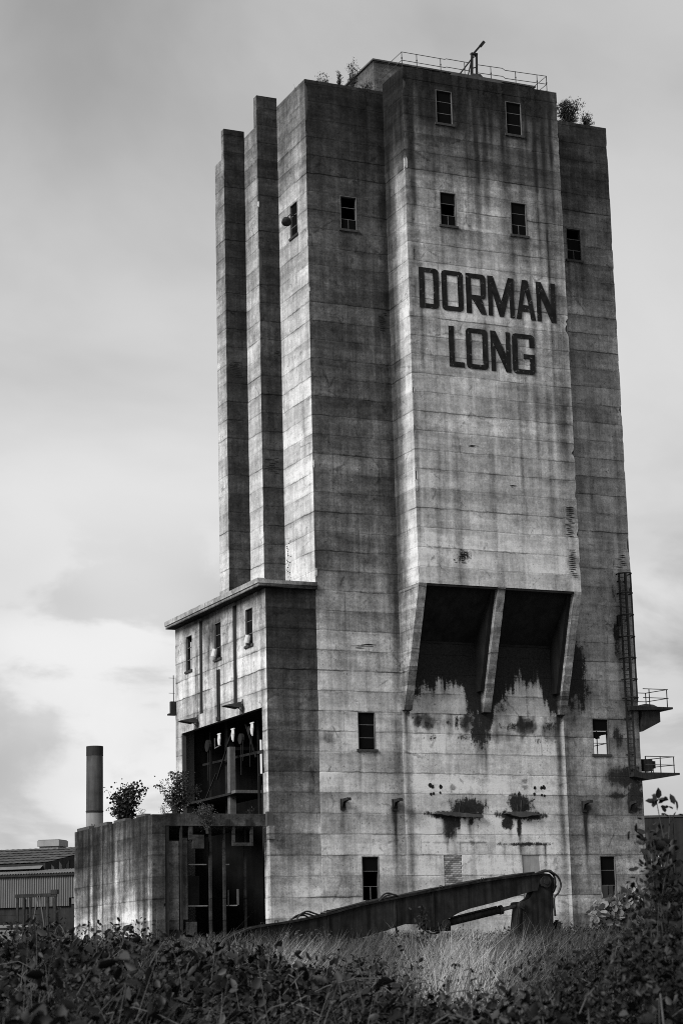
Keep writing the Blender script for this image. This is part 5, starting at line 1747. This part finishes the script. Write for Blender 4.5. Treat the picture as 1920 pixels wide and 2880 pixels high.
# weeds on the tower roof
for (x, y, z_, h, sp, n, lab) in ((54.6, 125.8, 60.1, 1.5, .9, 160, 'ragged weeds at the far left end of the left bay roof'), (55.6, 123.7, 60.1, 1.6, .9, 220, 'bushy weeds along the middle of the left bay roof edge'),
                                  (56.55, 123.3, 60.1, 1.8, .32, 170, 'dark upright conifer-like weed on the left bay roof'), (57.6, 123.4, 60.1, 2.9, .75, 240, 'tallest feathery weed on the left bay roof beside the roof block'),
                                  (58.5, 123.0, 60.1, 1.0, .7, 140, 'low weeds in the corner between left bay roof and roof block'), (53.0, 128.6, 58.9, 2.4, .5, 80, 'thin grass stems behind the top of the nearer fin')):
    shrub('roof_weed', (x, y, z_), h, sp, 9, int(n * 1.8), .19, 'leafdark', lab, 'weed', 'weeds on the left bay roof', T=SLIM_T, F=SLIM_F, bare=.3, upb=1.3, thick=.018)
shrub('roof_shrub', (75.4, 123.9, 60.1), 2.85, 1.45, 16, 2600, .22, 'leafdark', 'large leafy shrub on the right bay roof beside the tall front', 'shrub', 'shrubs on the right bay roof', T=SLIM_T, F=SLIM_F, bare=.3, upb=.9, thick=.03)
shrub('roof_shrub', (77.0, 123.8, 60.1), 2.0, .9, 9, 800, .2, 'leafdark', 'smaller leafy shrub at the outer end of the right bay roof', 'shrub', 'shrubs on the right bay roof', T=SLIM_T, F=SLIM_F, bare=.3, upb=.9, thick=.025)


def at_px(px, py, d):
    """point at camera depth d on the photograph's ray (layout aid)"""
    q = fw + rt * ((px * 1920 / 1568 - 960) / 5800) - up * ((py * 1920 / 1568 - 1440) / 5800)
    return q * d


def plant(name, px, top_py, d, spread, nstem, nleaf, lsize, mat, lab, cat, group=None, **kw):
    q = at_px(px, top_py, d)
    g = gz1(q.x, q.y)
    return shrub(name, (q.x, q.y, g), q.z - g, spread, nstem, nleaf, lsize, mat, lab, cat, group, **kw)


# saplings and tall weeds standing out of the brambles
plant('leafy_sapling', 1530, 1825, 16, .34, 11, 1000, .075, 'leafdark', 'tall dark sapling at the right edge, topped with pointed leaves', 'sapling', 'dark saplings at the right', bare=.35, thick=.014, shell=.35)
plant('leafy_sapling', 1505, 1920, 15, .32, 10, 900, .068, 'leafdark', 'dark leafy sapling left of the tallest one at the right edge', 'sapling', 'dark saplings at the right', bare=.3, thick=.014)
plant('leafy_sapling', 1475, 2030, 14.5, .28, 9, 520, .06, 'leafdark', 'shorter spreading sapling in front of the tower corner', 'sapling', 'dark saplings at the right', bare=.25, thick=.012)
plant('leafy_shrub', 1560, 2060, 13.5, .36, 14, 1500, .06, 'leafdark', 'dense dark shrub filling the lower right edge', 'shrub', 'dark shrubs at the right', bare=.15, thick=.012)
plant('leafy_shrub', 1490, 2110, 14, .36, 12, 1000, .06, 'leafdark', 'dark low shrub left of the dense right-hand shrub', 'shrub', 'dark shrubs at the right', bare=.15, thick=.012)
plant('round_leaf_weed', 275, 2090, 24, .32, 5, 130, .12, 'leafdark', 'dark round-leaved weed standing out against the pale foot of the bunker wall', 'weed', T=ROUND_T, bare=.45, thick=.012, shell=.35)
plant('round_leaf_weed', 325, 2125, 26, .35, 4, 30, .08, 'leafdark', 'sparse small-leaved weed right of the dark round-leaved one', 'weed', T=ROUND_T, bare=.5, thick=.008)
plant('round_leaf_weed', 225, 2120, 26, .5, 8, 70, .075, 'leafdark', 'spotty seed-headed weeds at the far end of the bunker wall foot', 'weed', T=ROUND_T, bare=.55, thick=.007)
plant('leafy_weed', 120, 2115, 22, .45, 7, 160, .09, 'leafdark', 'dark leafy weed before the corrugated shed', 'weed', bare=.3, thick=.01)
plant('leafy_weed', 30, 2135, 22, .5, 7, 170, .09, 'leafdark', 'dark leafy weed at the far left edge of the picture', 'weed', bare=.3, thick=.01)
plant('leafy_weed', 960, 2090, 60, .5, 6, 90, .14, 'leafdark', 'dark weed hanging about the middle of the boom', 'weed', bare=.3, thick=.014)
plant('leafy_weed', 1290, 2125, 60, 1.1, 9, 220, .13, 'leafdark', 'scrubby weed right of the folded arm of the boom', 'weed', bare=.2, thick=.014)
plant('leafy_weed', 850, 2150, 21, .5, 7, 170, .085, 'leaf', 'leafy weed sprouting in front of the middle of the boom', 'weed', bare=.3, thick=.009)
plant('leafy_weed', 640, 2150, 19, .5, 7, 190, .085, 'leaf', 'broad leafy weed below the left tip of the boom', 'weed', bare=.3, thick=.009)
# pale climbers over the broken wall foot
for (x, h, n, lab) in ((73.0, 2.0, 160, 'pale broad-leaved climber at the left of the broken wall hole'), (74.2, 2.6, 240, 'pale broad-leaved climber covering the middle of the broken wall hole'), (75.4, 2.9, 240, 'pale leaves below the right-hand ground window'), (76.8, 3.0, 200, 'pale leaves at the right end of the broken wall hole')):
    shrub('climber', (x, 121.2, gz1(x, 121.2)), h, .8, 7, n, .46, 'leafpale', lab, 'climber', 'pale climbers at the broken wall', T=ROUND_T, bare=.15, thick=.02, shell=.7)
MB().box(60, 77.8, 121.4, 122.5, 0.8, 1.75).build('kerb', 'core', base=(69, 122, 0.8))
tag(bpy.data.objects['kerb'], 'dark concrete plinth along the foot of the tower front', 'plinth')

plant('leafy_weed', 575, 2150, 72, 1.2, 10, 200, .13, 'leaf', 'weeds swallowing the left tip of the boom', 'weed', bare=.1, thick=.01)
plant('leafy_weed', 700, 2140, 72, 1.6, 12, 420, .13, 'leaf', 'weeds along the underside of the boom, left of its middle', 'weed', bare=.1, thick=.01)
plant('leafy_weed', 1215, 2150, 72, 1.2, 10, 300, .13, 'leaf', 'weeds around the foot of the folded arm of the boom', 'weed', bare=.1, thick=.01)
# honeycombed concrete: proud black slivers paint the shade inside washed-out slits
hc = random.Random(12)
for (axis, c0, ua, ub, za, zb) in (('y', Y1, 62.55, 63.3, 26.1, 27.1), ('y', Y1, 61.9, 62.5, 26.1, 26.4), ('y', Y1, 70.8, 71.7, 28.4, 30.6), ('y', Y1, 70.9, 71.7, 25.6, 27.6), ('y', Y0, 58.7, 59.4, 42.8, 44.2), ('y', Y0, 56.0, 58.2, 20.6, 21.0),
                                   ('y', Y2, 52.2, 53.3, 33.4, 34.6), ('y', Y2, 52.9, 53.5, 41.5, 42.3), ('y', Y3, 50.6, 51.7, 40.8, 42.0), ('y', Y0, 76.6, 77.7, 27.2, 28.2), ('y', Y1, 63.5, 64.6, 34.2, 34.35), ('y', Y1, 66.6, 67.3, 31.6, 31.8), ('x', XA, 126.6, 127.6, 25.1, 28.6)):
    b = MB()
    n = max(2, int((zb - za) / .13))
    for i in range(n):
        z_ = za + (zb - za) * (i + .5) / n
        wv = (ub - ua) * hc.uniform(.25, .8)
        if axis == 'x':
            wv *= .35
        a0_ = hc.uniform(ua, ub - wv)
        pts_ = jag([(a0_, z_), (a0_ + wv * .5, z_ - hc.uniform(.02, .05)), (a0_ + wv, z_), (a0_ + wv * .5, z_ + hc.uniform(.01, .04))], .012, hc)
        b.prism(pts_, axis, c0 - .022, c0 + .03)
    tag(b.build('honeycomb_shade', 'soot', tower), kind='stuff')
